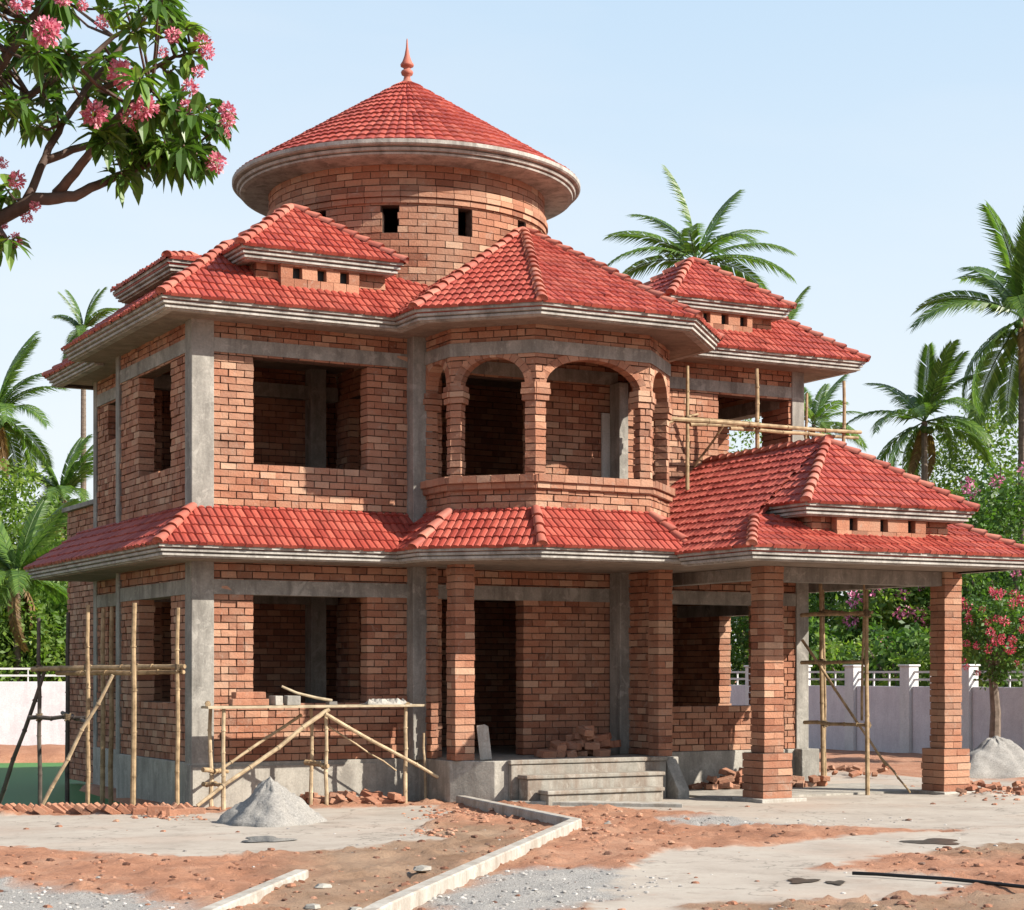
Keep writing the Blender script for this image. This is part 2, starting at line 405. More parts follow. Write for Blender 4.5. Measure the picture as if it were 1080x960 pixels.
# ================================================================== GROUND
def vnoise(X, Y, sc, seed=0):
    x, y = X*sc, Y*sc; xi, yi = np.floor(x).astype(np.int64), np.floor(y).astype(np.int64); fx, fy = x-xi, y-yi
    fx = fx*fx*(3-2*fx); fy = fy*fy*(3-2*fy)
    def h(a, b):
        n = (a*374761393+b*668265263+seed*974711) & 0x7fffffff; n = ((n ^ (n >> 13))*1274126177) & 0x7fffffff
        return ((n ^ (n >> 16)) & 0xffff)/65535.0
    return (h(xi, yi)*(1-fx)+h(xi+1, yi)*fx)*(1-fy)+(h(xi, yi+1)*(1-fx)+h(xi+1, yi+1)*fx)*fy
def fbm(X, Y, sc, seed=0, o=4):
    r = 0; a = .5; t = 0
    for i in range(o): r = r+a*vnoise(X, Y, sc*2**i, seed+i*17); t += a; a *= .55
    return r/t
def sdist(X, Y, poly):
    """signed distance, negative inside"""
    ins = np.zeros(X.shape, bool); dm = np.full(X.shape, 1e9); n = len(poly)
    for i in range(n):
        (x0, y0), (x1, y1) = poly[i], poly[(i+1) % n]
        c = ((y0 > Y) != (y1 > Y)) & (X < (x1-x0)*(Y-y0)/((y1-y0) or 1e-9)+x0); ins ^= c
        ex, ey = x1-x0, y1-y0; t = np.clip(((X-x0)*ex+(Y-y0)*ey)/(ex*ex+ey*ey+1e-12), 0, 1)
        dm = np.minimum(dm, np.hypot(X-x0-t*ex, Y-y0-t*ey))
    return np.where(ins, -dm, dm)
def gp(pts): return [(G(x, y).x, G(x, y).y) for x, y in pts]
POND = [(7.40, 22.95), (7.5, 24.5), (7.95, 28.7), (8.6, 29.2), (10.8, 32.0), (12.4, 36.8), (8.8, 38.0), (0, 40.5), (-12, 40), (-8, 32), (1.0, 25.2), (5.0, 23.5)]
CONC = [gp([(-260, 866), (0, 861), (200, 857), (330, 853), (455, 850), (478, 858), (440, 872), (452, 884), (405, 893), (330, 898), (205, 903), (100, 899), (-20, 893), (-260, 900)]),
        gp([(440, 842), (560, 850), (720, 855), (800, 868), (870, 872), (1000, 876), (1200, 868), (1300, 835), (1050, 824), (900, 815), (700, 815), (480, 820)]),
        gp([(655, 912), (700, 898), (790, 893), (880, 885), (1000, 875), (1160, 866), (1160, 884), (1040, 893), (900, 905), (860, 915), (1020, 932), (1000, 945), (930, 950), (760, 952), (700, 985), (560, 985), (660, 945)])]
GRAV = [gp([(-300, 925), (0, 928), (60, 938), (150, 946), (200, 960), (190, 1100), (-300, 1100)]),
        gp([(430, 975), (465, 940), (540, 918), (640, 915), (715, 925), (700, 945), (600, 952), (560, 985), (520, 1100), (380, 1100), (400, 990)]),
        gp([(700, 863), (800, 858), (960, 862), (975, 871), (820, 872), (720, 870)])]
BROWN = [gp([(300, 898), (470, 870), (545, 872), (560, 885), (440, 960), (300, 1000), (215, 985), (310, 925)]),
         gp([(930, 888), (1000, 880), (1200, 872), (1200, 905), (1000, 903)]),
         gp([(620, 955), (760, 944), (900, 950), (1100, 940), (1100, 1000), (640, 1000)])]
def masks(X, Y):
    wob = (fbm(X, Y, 2.0, 3)-.5)*.7+(fbm(X, Y, 9, 5)-.5)*.22
    def mk(polys, soft): 
        r = np.zeros(X.shape)
        for p in polys: r = np.maximum(r, np.clip(.5-(sdist(X, Y, p)+wob)/soft, 0, 1))
        return r
    c = mk(CONC, .12); g = mk(GRAV, .35); b = mk(BROWN, .8)
    return c, g, b
KERB1 = gp([(486, 848), (607, 874), (404, 968), (330, 1010)])
def height(X, Y):
    c, g, b = masks(X, Y)
    base = (fbm(X, Y, .35, 11)-.5)*.05
    dirt = (fbm(X, Y, 2.2, 21)-.45)*.11+(fbm(X, Y, 9, 31)-.5)*.05+np.maximum(fbm(X, Y, 5, 77)-.62, 0)*.25
    near = np.clip((Y-30)/10, 0, 1)
    z = (dirt*(1-c)*(1-g*.4)+(fbm(X, Y, 1.1, 8)-.5)*.012*c)*(1-near)+.0
    sp = sdist(X, Y, POND)
    z = np.where(sp < .25, z-np.clip((.25-sp)/.5, 0, 1)*.55, z)
    inside = np.clip((.3-sdist(X, Y, [(7.5, 22.6), (17.5, 22.6), (17.5, 28.8), (7.9, 28.8)]))/.3, 0, 1)
    z = z*(1-inside)-.02*inside
    bank = np.clip(1-abs(sp-1.2)/1.0, 0, 1)*np.clip((Y-34)/2, 0, 1)
    z = z+bank*.22
    for (cx, cy, r, h) in ((G(478, 866).x, G(478, 866).y, .55, .07), (G(1045, 842).x, G(1045, 842).y, .9, .08), (G(830, 842).x, G(830, 842).y, .0001, 0)):
        z = z+h*np.clip(1-np.hypot(X-cx, Y-cy)/r, 0, 1)*fbm(X, Y, 5, 4)*1.6
    return z, c, g, b
def axis(segs):
    o = []
    for a, b, st in segs: o += list(np.arange(a, b, st))
    return np.array(o+[segs[-1][1]])
xs = axis([(-900, -100, 200), (-100, -12, 11), (-12, 0, 1), (0, 20.5, .065), (20.5, 40, .8), (40, 120, 10), (120, 1500, 230)])
ys = axis([(-500, -20, 96), (-20, 8, 4), (8, 23.2, .065), (23.2, 46, .32), (46, 140, 8), (140, 1900, 220)])
Xg, Yg = np.meshgrid(xs, ys); Zg, cg, gg, bgm = height(Xg, Yg)
me = bpy.data.meshes.new('ground'); ny, nx = Xg.shape
co = np.stack([Xg, Yg, Zg], -1).reshape(-1, 3).astype(np.float32)
idx = np.arange(nx*ny).reshape(ny, nx); fq = np.stack([idx[:-1, :-1], idx[:-1, 1:], idx[1:, 1:], idx[1:, :-1]], -1).reshape(-1, 4).astype(np.int32)
me.vertices.add(len(co)); me.vertices.foreach_set('co', co.ravel())
me.loops.add(fq.size); me.loops.foreach_set('vertex_index', fq.ravel())
me.polygons.add(len(fq)); me.polygons.foreach_set('loop_start', np.arange(0, fq.size, 4, dtype=np.int32)); me.polygons.foreach_set('loop_total', np.full(len(fq), 4, dtype=np.int32))
me.update(calc_edges=True); me.polygons.foreach_set('use_smooth', [True]*len(fq))
ca = me.color_attributes.new('zone', 'FLOAT_COLOR', 'POINT')
ca.data.foreach_set('color', np.stack([cg, gg, bgm, np.ones_like(cg)], -1).astype(np.float32).ravel())
ground = bpy.data.objects.new('ground', me); COL.objects.link(ground); ground['kind'] = 'structure'
m, t, b = mat('site_ground', .95); p = wpos(t)
zone = attr(t, 'zone'); sx = N(t, 'ShaderNodeSeparateColor'); t.links.new(zone.outputs['Color'], sx.inputs[0])
n1 = noise(t, 1.1, 8, .65, p); n2 = noise(t, 28, 6, .7, p); n3 = noise(t, 90, 4, .7, p); n4 = noise(t, .5, 5, .6, p)
dirt = ramp(t, n1, [(.28, (.33, .145, .083)), (.5, (.48, .235, .14)), (.72, (.58, .34, .225))])
dirt = mixc(t, .55, dirt, ramp(t, n2, [(.3, (.55,)*3), (.7, (1.3,)*3)]), 'MULTIPLY')
brown = mixc(t, .5, ramp(t, n1, [(.3, (.27, .155, .09)), (.7, (.45, .31, .21))]), ramp(t, n2, [(.3, (.6,)*3), (.7, (1.25,)*3)]), 'MULTIPLY')
conc = ramp(t, n1, [(.25, (.35, .30, .25)), (.5, (.46, .405, .345)), (.8, (.54, .49, .42))])
conc = mixc(t, .3, conc, ramp(t, n2, [(.3, (.7,)*3), (.7, (1.15,)*3)]), 'MULTIPLY')
n6 = noise(t, 3.5, 9, .75, p, 1.0)
conc = mixc(t, ramp(t, n6, [(.52, (0, 0, 0)), (.66, (.55,)*3)]), conc, (.27, .225, .185))
vr = N(t, 'ShaderNodeTexVoronoi', feature='DISTANCE_TO_EDGE'); vr.inputs['Scale'].default_value = .55
vd = N(t, 'ShaderNodeVectorMath', operation='ADD'); t.links.new(p, vd.inputs[0]); nn = N(t, 'ShaderNodeTexNoise'); nn.inputs['Scale'].default_value = 2.5; nn.inputs['Detail'].default_value = 5; t.links.new(p, nn.inputs['Vector']); t.links.new(nn.outputs['Color'], vd.inputs[1]); t.links.new(vd.outputs[0], vr.inputs['Vector'])
conc = mixc(t, ramp(t, vr.outputs[0], [(.0, (.6,)*3), (.012, (0, 0, 0))]), conc, (.10, .085, .07))
conc = mixc(t, ramp(t, n4, [(.5, (0, 0, 0)), (.75, (.35,)*3)]), conc, (.45, .27, .18))
grav = ramp(t, n3, [(.35, (.20, .185, .17)), (.5, (.40, .38, .355)), (.68, (.62, .60, .56))])
c = mixc(t, sx.outputs[2], dirt, brown); c = mixc(t, sx.outputs[1], c, grav); c = mixc(t, sx.outputs[0], c, conc)
t.links.new(c, b.inputs['Base Color'])
nt_ = noise(t, 4, 8, .75, p, 1.2); c = mixc(t, ramp(t, nt_, [(.50, (0, 0, 0)), (.66, (.5,)*3)]), c, (.19, .125, .09)) if 0 else c
hb = mixc(t, sx.outputs[0], mixc(t, .5, n2, n3), (.5, .5, .5))
bump(t, b, hb, .8, .03, bump(t, b, n3, .25, .008)); me.materials.append(m)

mb = MB(); mb.add([(7.9, 22.3, -.12), (7.9, 28.5, -.12), (13, 30, -.12), (13, 38.5, -.12), (0, 42, -.12), (-14, 42, -.12), (-14, 30, -.12), (0, 24.6, -.12), (5, 22.9, -.12)], [tuple(range(9))])
pw = mb.build('pond_water', M_WATER); pw['kind'] = 'structure'

def kerb(path, name, wdt=.13, h=.11):
    mb = MB(); mb.sweep(path, [(-wdt/2, -.1), (-wdt/2, h-.012), (-wdt/2+.012, h), (wdt/2-.012, h), (wdt/2, h-.012), (wdt/2, -.1)])
    o = mb.build(name, M_KERB); o['kind'] = 'structure'; return o
kerb(KERB1, 'kerb'); kerb(gp([(318, 926), (205, 975), (120, 1020)]), 'kerb', .12, .07)
mb = MB()                                    # slab edge before the steps and below the porch
for (a, b2, h) in (((540, 849), (720, 852), .05),):
    pa, pb = G(*a), G(*b2); mb.prism([(pa.x, pa.y), (pb.x, pb.y), (pb.x+.1, pb.y+.3), (pa.x+.1, pa.y+.4)], -.05, h)
o = mb.build('path_slab', M_KERB, bevel=.01); o['kind'] = 'structure'

# ================================================================== THE HOUSE
X0, Y0, X1, X1U, YB, YR = 7.685, 22.82, 17.35, 17.63, 28.6, 23.3
PL, F1, C1, C2 = .555, 3.50, 3.20, 6.24
house = empty('house', (12.5, 25.5, 0), 'unfinished two storey red brick house with clay tiled roofs and a round tower', 'house')
BM = [M_BRICK, M_MORTAR]
def wall(p0, p1, z0, z1, holes=(), th=.22, name='wall'):
    mb = MB(); brick_wall(mb, p0, p1, z0, z1, th, holes); return mb.build(name, BM, house)

# plinth, platform and steps
mb = MB()
mb.prism([(X0-.03, Y0-.035), (10.85, Y0-.035), (10.85, 21.87), (11.30, 21.46), (13.9, 21.46), (14.15, 21.46), (14.15, Y0-.035), (X1+.03, Y0-.035), (X1+.03, YB+.03), (8.02, YB+.03), (8.02, 26.13), (X0-.03, 26.13)], -.5, PL)
mb.build('plinth', M_PLINTH, house, bevel=.012)
mb = MB(); mb.box(7.66, 10.2, Y0-.06, Y0-.036, -.2, PL-.05); mb.build('plinth_render', M_PLINTH, house)
st = MB()
st.box(11.50, 13.90, 21.38, 21.457, -.1, PL-.05); st.box(11.48, 13.91, 21.36, 21.455, PL-.046, PL+.012)
st.box(11.60, 13.68, 21.12, 21.358, -.1, .325); st.box(11.575, 13.70, 21.095, 21.357, .328, .378)
st.box(11.76, 13.50, 20.86, 21.09, -.1, .135); st.box(11.735, 13.52, 20.83, 21.089, .138, .19)
st.build('steps', M_STEP, house, bevel=.012)
mb = MB(); mb.add([(13.92, 21.45, -.1), (13.92, 21.45, PL-.02), (13.92, 21.12, .12), (13.92, 21.12, -.1), (14.1, 21.45, -.1), (14.1, 21.45, PL-.02), (14.1, 21.12, .12), (14.1, 21.12, -.1)],
                  [(0, 1, 2, 3), (7, 6, 5, 4), (0, 4, 5, 1), (1, 5, 6, 2), (2, 6, 7, 3), (3, 7, 4, 0)]); mb.build('step_cheek', M_PLINTH, house, bevel=.01)

# ground floor walls
SI, LT, LTT = 1.30, 2.71, 2.90
wall((X0, 26.1), (X0, Y0), PL, C1, [(.96, 2.38, SI, LT)])
wall((8.05, YB), (8.05, 26.1), PL, C1, [(.7, 1.6, SI, LT)])
wall((8.05, 26.12), (7.7, 26.12), PL, C1)
wall((X0, Y0), (10.9, Y0), PL, C1, [(8.49-X0, 10.10-X0, SI, LT)])
wall((10.9, Y0), (14.0, Y0), PL, C1, [(.30, 1.57, PL-.1, LT)])
wall((14.0, Y0), (X1, Y0), PL, C1, [(.91, 2.45, 1.255, LT)])
wall((X1, Y0), (X1, YB), PL, C1, [(.55, 1.98, 1.1, LT-.1), (3.5, 4.8, 1.1, LT)])
wall((X1, YB), (8.05, YB), PL, C1, [(1, 2.4, 1.2, LT), (4, 5.2, 1.2, LT), (6.6, 8, 1.2, LT)])
wall((10.87, Y0), (10.87, 22.46), PL, C1, th=.1)
wall((14.0, 22.5), (14.0, 21.8), PL, C1, th=.2)
mb = MB(); pillar(mb, 10.88, 11.16, 21.76, 22.02, PL, C1-.03); mb.build('brick_pillar', BM, house)
mb = MB(); pillar(mb, 13.90, 14.13, 21.58, 21.84, PL, C1-.03); mb.build('brick_pillar', BM, house)
# inner walls
for (z0, z1) in ((PL, C1), (F1, C2)):
    lt = z1-.5
    wall((X0+.2, 26.0), (11.0, 26.0), z0, z1, [(2.9, 3.12, z0-.1, lt), (.4, 1.2, z0-.1, lt)], .15, 'inner_wall')
    wall((11.2, 26.0), (X1-.2, 26.0), z0, z1, [(3.6, 4.4, z0-.1, lt)], .15, 'inner_wall')
    wall((11.0, 26.0), (11.0, 23.1), z0, z1, [(.5, 1.4, z0-.1, lt)], .15, 'inner_wall')
    wall((14.35, 25.8), (14.35, 23.6), z0, z1, (), .15, 'inner_wall')
    mb = MB(); mb.box(10.48, 10.72, 25.72, 25.97, z0, z1); mb.build('concrete_column', M_CONC, house, bevel=.008)
    mb = MB(); mb.box(X0+.25, 10.95, 25.82, 25.97, lt+.02, lt+.22); mb.build('inner_beam', M_CONC, house)
# upper floor walls
wall((X0, 26.1), (X0, Y0), F1-.2, C2, [(.96, 2.38, 4.42, 5.82)])
wall((8.05, YB), (8.05, 26.1), F1-.2, C2, [(.7, 1.6, 5.2, 5.82)])
wall((8.05, 26.12), (7.7, 26.12), F1-.2, C2)
wall((X0, Y0), (10.9, Y0), F1-.2, C2, [(8.49-X0, 10.10-X0, 4.40, 5.81)])
wall((10.9, Y0), (14.27, Y0), F1-.2, C2, [(.30, 1.68, F1-.1, 5.81)])
wall((14.27, YR), (X1U, YR), F1-.2, C2+.12, [(1.80, 3.11, 4.5, 5.93)])
wall((X1U, YR), (X1U, YB), F1-.2, C2+.12, [(.75, 1.95, 4.3, 5.8), (3, 4, 4.4, 5.8)])
wall((X1U, YB), (8.05, YB), F1-.2, C2, [(1, 2.4, 4.4, 5.8), (4, 5.2, 4.4, 5.8), (6.6, 8, 4.4, 5.8)])
mb = MB(); mb.box(13.72, 14.05, Y0-.045, Y0-.012, F1, 5.4); mb.build('plaster_panel', M_PANEL, house)
# rear terrace parapet at the left
mb = MB(); brick_wall(mb, (8.15, 30.6), (8.15, 28.65), 3.2, 4.35, .2); brick_wall(mb, (8.15, 28.65), (9.5, 28.65), 3.2, 4.35, .2); mb.build('terrace_parapet', BM, house)
mb = MB(); mb.box(8.08, 8.42, 28.6, 30.7, 4.35, 4.42); mb.build('parapet_coping', M_CONC, house)
wall((8.15, 30.6), (8.15, 28.65), PL-.6, C1)

# bay with arches
BA = [(10.87, Y0), (10.87, 21.88), (11.68, 21.05), (13.42, 21.05), (14.27, 21.88), (14.27, YR)]
ARCH = []
for i in range(5):
    a, b2 = BA[i], BA[i+1]; L = math.hypot(b2[0]-a[0], b2[1]-a[1])
    e = [(.21, .12), (.14, .14), (.15, .15), (.14, .14), (.14, .6)][i]
    mb = MB(); brick_wall(mb, a, b2, F1+.05, C2, .17, [(e[0], L-e[1], 4.18, 5.80, min(.37, (L-e[0]-e[1])/2))]); mb.build('arched_wall', BM, house)
    d = ((b2[0]-a[0])/L, (b2[1]-a[1])/L); mb = MB()
    for (u0, u1) in ((-.02 if i else 0, e[0]+.035), (L-e[1]-.035, L+.02)):
        mb = MB()
        for k, (pr, z0) in enumerate(((.022, 5.22), (.045, 5.30), (.03, 5.38))):
            mb.obox(a, d, u0-pr*.3, u1+pr*.3, -.17-pr, pr, z0+.004, z0+.072, 0, .003)
        mb.build('capital', BM, house)
mb = MB()
mb.sweep(BA[:5]+[(14.27, 22.9)], [(-.26, 4.255), (.075, 4.25), (.08, 4.165), (.045, 4.16), (.04, 4.08), (.012, 4.075), (-.26, 4.07)], mi=0)
for i in range(5):                            # bricks on edge along the coping
    a, b2 = BA[i], BA[i+1]; L = math.hypot(b2[0]-a[0], b2[1]-a[1]); d = ((b2[0]-a[0])/L, (b2[1]-a[1])/L); n = round(L/.2)
    for k in range(n): mb.obox(a, d, L*k/n+.004, L*(k+1)/n-.004, -.27, .085, 4.17, 4.262, 0, .004)
    for k in range(n): mb.obox(a, d, L*k/n+.004, L*(k+1)/n-.004, -.26, .05, 4.09, 4.16, 0, .003)
mb.build('bay_coping', BM, house)
mb = MB(); mb.sweep(BA, [(-.23, 5.83), (.022, 5.83), (.022, 6.0), (-.23, 6.0)]); mb.build('ring_beam', M_CONC, house)

# lintel bands
def band(p0, p1, z0, z1, name='lintel_band', pr=.018):
    L = math.hypot(p1[0]-p0[0], p1[1]-p0[1]); d = ((p1[0]-p0[0])/L, (p1[1]-p0[1])/L)
    mb = MB(); mb.obox(p0, d, 0, L, -.22-pr, pr, z0, z1); mb.build(name, M_CONC, house)
for (z0, z1) in ((LT, LTT), (5.81, 5.99)):
    band((X0, 26.05), (X0, Y0+.1), z0, z1); band((8.05, YB-.1), (8.05, 26.15), z0, z1); band((X0+.1, Y0), (10.86, Y0), z0, z1)
band((11.0, Y0), (13.9, Y0), LT, LTT); band((14.1, Y0), (X1-.1, Y0), LT, LTT); band((11.1, Y0), (14.0, Y0), 5.81, 5.99)
band((14.3, YR), (X1U-.15, YR), 5.93, 6.1); band((X1, Y0+.1), (X1, YB), LT-.1, LTT-.1); band((X1U, YR+.1), (X1U, YB), 5.8, 6.0)
# concrete columns
def column(x0, x1, y0, y1, z0, z1):
    mb = MB(); mb.box(x0, x1, y0, y1, z0, z1); mb.build('concrete_column', M_CONC, house, bevel=.01)
for (z0, z1) in ((PL-.02, C1), (F1-.3, C2)):
    column(X0-.03, X0+.27, Y0-.03, Y0+.24, z0, z1); column(X0-.028, X0+.2, 25.98, 26.16, z0, z1); column(8.025, 8.25, YB-.15, YB+.03, z0, z1)
    column(10.68, 10.97, Y0-.2, Y0+.15, z0, z1)
column(X0-.045, X0+.285, Y0-.045, Y0+.2, -.1, PL-.02)
column(13.85, 14.1, 22.5, 22.79, PL, C1); column(X1-.2, X1+.03, Y0-.03, Y0+.22, PL, C1); column(X1U-.2, X1U+.03, YR-.03, YR+.22, F1-.2, C2+.12)
column(13.85, 14.0, 22.52, 22.79, F1, 5.81); column(X1-.24, X1+.1, Y0-.2, Y0+.2, -.1, PL+.004)

# slabs
mb = MB(); mb.prism([(7.2, 22.35), (10.4, 22.35), (10.4, 21.65), (11.5, 20.55), (13.6, 20.55), (13.6, 18.95), (17.95, 18.95), (17.95, 24), (X1, 24), (X1, YB), (9.0, YB), (9.0, 28.7), (7.2, 28.7)], 3.12, 3.20)
mb.build('floor_slab', M_SOFFIT, house)
mb = MB(); mb.box(14.3, X1U-.02, 22.84, YB, 3.21, 3.46); mb.box(X0+.05, 14.28, 22.95, YB-.1, 3.24, 3.48); mb.build('floor_slab', M_SOFFIT, house)
mb = MB(); mb.prism([(10.9, 22.9), (10.9, 21.9), (11.7, 21.1), (13.4, 21.1), (14.2, 21.9), (14.2, 22.9)], 3.25, 3.5); mb.build('balcony_slab', M_SOFFIT, house)
EU = [(7.085, 26.8), (7.085, 22.22), (10.22, 22.22), (10.22, 21.6), (11.41, 20.4), (13.73, 20.4), (14.92, 21.6), (14.92, 22.75)]
mb = MB(); mb.prism([(7.2, 26.7), (7.2, 22.34), (10.37, 22.34), (10.37, 21.67), (11.47, 20.55), (13.67, 20.55), (14.77, 21.67), (14.77, 24.4), (14.25, 28.9), (7.6, 28.9), (7.6, 26.7)], 6.20, 6.28)
mb.build('ceiling_slab', M_SOFFIT, house)
mb = MB(); mb.prism([(14.2, 22.82), (18.28, 22.82), (18.28, 29.0), (14.2, 29.0)], 6.34, 6.42); mb.build('ceiling_slab', M_SOFFIT, house)
mb = MB(); mb.box(8.4, 17.2, 23.6, 28.2, 7.28, 7.40); mb.build('roof_deck', M_CONC, house)

def roofpart(name, faces, hips, eaves, ztop, label=None):
    mb = MB()
    for f in faces:
        if isinstance(f, tuple): tile_face(mb, f[0], f[1])
        else: tile_face(mb, f)
    o = mb.build(name, M_TILE, house)
    if hips:
        for a, b2 in hips:
            c = MB(); caps(c, a, b2); c.build('ridge_caps', M_CAP, o, smooth=True)
    if eaves:
        e = MB()
        for path, closed in eaves: e.sweep(path, cornice(ztop), closed)
        e.build('cornice', M_FASCIA, o)
    for ch in o.children: ch.matrix_parent_inverse = Matrix.Identity(4)
    return o

# lower skirt roof
E1, W1, s1 = 3.30, 3.82, None
L0, Fq = 7.035, 22.17
wl = [(L0, 28.8), (L0, Fq), (10.22, Fq), (10.22, 21.6), (11.41, 20.4), (13.67, 20.4), (14.92, 21.6)]
roofpart('skirt_roof', [
    [(L0, 28.8, E1), (L0, Fq, E1), (X0+.02, Y0+.02, W1), (X0+.02, 28.15, W1)],
    [(L0, 28.8, E1), (9, 28.8, E1), (9, 28.15, W1), (X0+.02, 28.15, W1)],
    [(L0, Fq, E1), (10.9, Fq, E1), (10.9, Y0+.02, W1), (X0+.02, Y0+.02, W1)],
    [(10.22, Y0, E1), (10.22, 21.6, E1), (10.89, 21.9, W1), (10.89, Y0, W1)],
    [(10.22, 21.6, E1), (11.41, 20.4, E1), (11.69, 21.07, W1), (10.89, 21.9, W1)],
    [(11.41, 20.4, E1), (13.67, 20.4, E1), (13.41, 21.07, W1), (11.69, 21.07, W1)],
    [(13.67, 20.4, E1), (14.92, 21.6, E1), (14.26, 21.9, W1), (13.41, 21.07, W1)]],
    [((L0, Fq, E1), (X0, Y0, W1)), ((10.22, 21.6, E1), (10.87, 21.88, W1)), ((11.41, 20.4, E1), (11.68, 21.05, W1)), ((13.67, 20.4, E1), (13.42, 21.05, W1))],
    [([(9, 28.85)]+[(L0, 28.85)]+wl[1:6], False)], E1)

# portico roof
E2, AX, AY, AZ = 3.26, 15.84, 20.37, 4.85
PX0, PX1, PY = 13.43, 18.15, 18.75
hx, hy, hz = PX0+.68, PY+.9, E2+.45
roofpart('portico_roof', [
    [(PX0, 23.5, E2), (PX0, PY, E2), (hx, hy, hz), (hx, 23.5, hz)], ([(hx, 23.5, hz), (hx, hy, hz), (AX, AY, AZ), (AX, 23.5, AZ)], math.hypot(.68, .45)),
    [(PX0, PY, E2), (PX1, PY, E2), (PX1-.68, hy, hz), (hx, hy, hz)],
    [(PX1, PY, E2), (PX1, 23.5, E2), (PX1-.68, 23.5, hz), (PX1-.68, hy, hz)], ([(PX1-.68, hy, hz), (PX1-.68, 23.5, hz), (AX, 23.5, AZ), (AX, AY, AZ)], math.hypot(.68, .45))],
    [((PX0, PY, E2), (hx, hy, hz)), ((PX1, PY, E2), (PX1-.68, hy, hz)), ((AX, AY, AZ), (AX, YR, AZ))],
    [([(PX0, 20.4), (PX0, PY), (PX1, PY), (PX1, 23.3)], False)], E2)

# upper main roof
E3 = 6.36
def T(d): return E3+.75*d
roofpart('upper_roof', [
    [(7.085, 26.8, E3), (7.085, 22.22, E3), (8.485, 23.62, T(1.4)), (8.485, 26.8, T(1.4))],
    [(7.085, 22.22, E3), (11.6, 22.22, E3), (11.6, 23.62, T(1.4)), (8.485, 23.62, T(1.4))]],
    [((7.085, 22.22, E3), (8.485, 23.62, T(1.4)))],
    [([(7.45, 26.85), (7.085, 26.85), (7.085, 22.22), (10.22, 22.22), (10.22, 21.6), (11.41, 20.4), (13.73, 20.4), (14.92, 21.6), (14.92, 23.0)], False)], E3)
roofpart('rear_roof', [
    [(7.45, 29.2, E3-.03), (7.45, 26.5, E3-.03), (8.85, 26.5, T(1.4)-.03), (8.85, 27.8, T(1.4)-.03)],
    [(18.4, 29.2, E3-.03), (7.45, 29.2, E3-.03), (8.85, 27.8, T(1.4)-.03), (17.0, 27.8, T(1.4)-.03)]],
    [((7.45, 29.2, E3-.03), (8.85, 27.8, T(1.4)-.03))],
    [([(18.3, 29.2), (7.45, 29.2), (7.45, 26.7)], False)], E3-.03)
# bay roof
BX, BY, BZ = 12.57, 23.0, 7.91
ap = (BX, BY, BZ)
bE = [(10.22, 23.0), (10.22, 21.6), (11.41, 20.4), (13.73, 20.4), (14.92, 21.6), (14.92, 23.2)]
fc = [[(*bE[i], E3), (*bE[i+1], E3), ap] for i in range(5)]
roofpart('bay_roof', fc, [((*bE[i], E3), ap) for i in (1, 2, 3, 4)], [], E3)
# right wing roof
E4 = 6.50
def T4(d): return E4+.75*d
roofpart('wing_roof', [
    [(13.8, 22.7, E4), (18.4, 22.7, E4), (17.0, 24.1, T4(1.4)), (13.8, 24.1, T4(1.4))],
    [(18.4, 22.7, E4), (18.4, 29.2, E4), (17.0, 27.8, T4(1.4)), (17.0, 24.1, T4(1.4))]],
    [((18.4, 22.7, E4), (17.0, 24.1, T4(1.4)))],
    [([(14.2, 22.7), (18.4, 22.7), (18.4, 29.2)], False)], E4)

def gablet(x0, x1, y0, y1, z, apex, bx, bz0, yb, cx, ops, oz, sides=(0, 1, 2, 3), hp=(0, 1, 2, 3)):
    """small raised hip roof over a brick box with vent openings"""
    mb = MB()
    brick_wall(mb, (bx[0], yb+.1), (bx[1], yb+.1), bz0, z-.15, .15)
    brick_wall(mb, (bx[0], y1-.5), (bx[0], yb+.1), bz0, z-.15, .15); brick_wall(mb, (bx[1], yb+.1), (bx[1], y1-.5), bz0, z-.15, .15)
    # projecting front with openings, cut out of single courses
    zz = z-.16; w_ = .065
    xs_ = [cx[0]]+[q for o_ in ops for q in (o_-w_, o_+w_)]+[cx[1]]
    for i in range(0, len(xs_), 2): mb.box(xs_[i], xs_[i+1], yb-.03, yb+.085, oz[0], oz[1], 0, .003)
    n = 6
    for k in range(n):
        a = cx[0]+(cx[1]-cx[0])*k/n; b2 = cx[0]+(cx[1]-cx[0])*(k+1)/n
        mb.box(a+.003, b2-.003, yb-.04, yb+.08, oz[1]+.002, zz, 0, .003); mb.box(a+.003, b2-.003, yb-.03, yb+.08, bz0, oz[0]-.003, 0, .003)
    o = mb.build('vent_box', BM, house)
    d = MB(); d.box(cx[0]+.02, cx[1]-.02, yb+.07, yb+.099, bz0, zz); d.build('vent_shade_sheet', M_RUBBER_SHADE, o)  # black sheet painted in for the darkness inside the openings
    ax, ay, az = apex
    E = [(x0, y1), (x0, y0), (x1, y0), (x1, y1)]
    fs = [[(*E[i], z), (*E[(i+1) % 4], z), apex] for i in sides]
    r = roofpart('vent_roof', fs, [((*E[i], z), apex) for i in hp], [(E, True)], z)
    s = MB(); s.box(x0+.12, x1-.12, y0+.12, y1-.12, z-.155, z-.1); s.build('soffit', M_SOFFIT, r)
    for q in (o, r):
        for ch in q.children: ch.matrix_parent_inverse = Matrix.Identity(4)
    return r
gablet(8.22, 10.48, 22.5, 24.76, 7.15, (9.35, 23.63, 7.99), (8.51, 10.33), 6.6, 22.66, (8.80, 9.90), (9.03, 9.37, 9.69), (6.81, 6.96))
gablet(15.01, 17.20, 22.97, 25.16, 7.25, (16.1, 24.07, 8.07), (15.2, 17.0), 6.7, 23.13, (15.50, 16.56), (15.73, 16.06, 16.40), (6.92, 7.07))
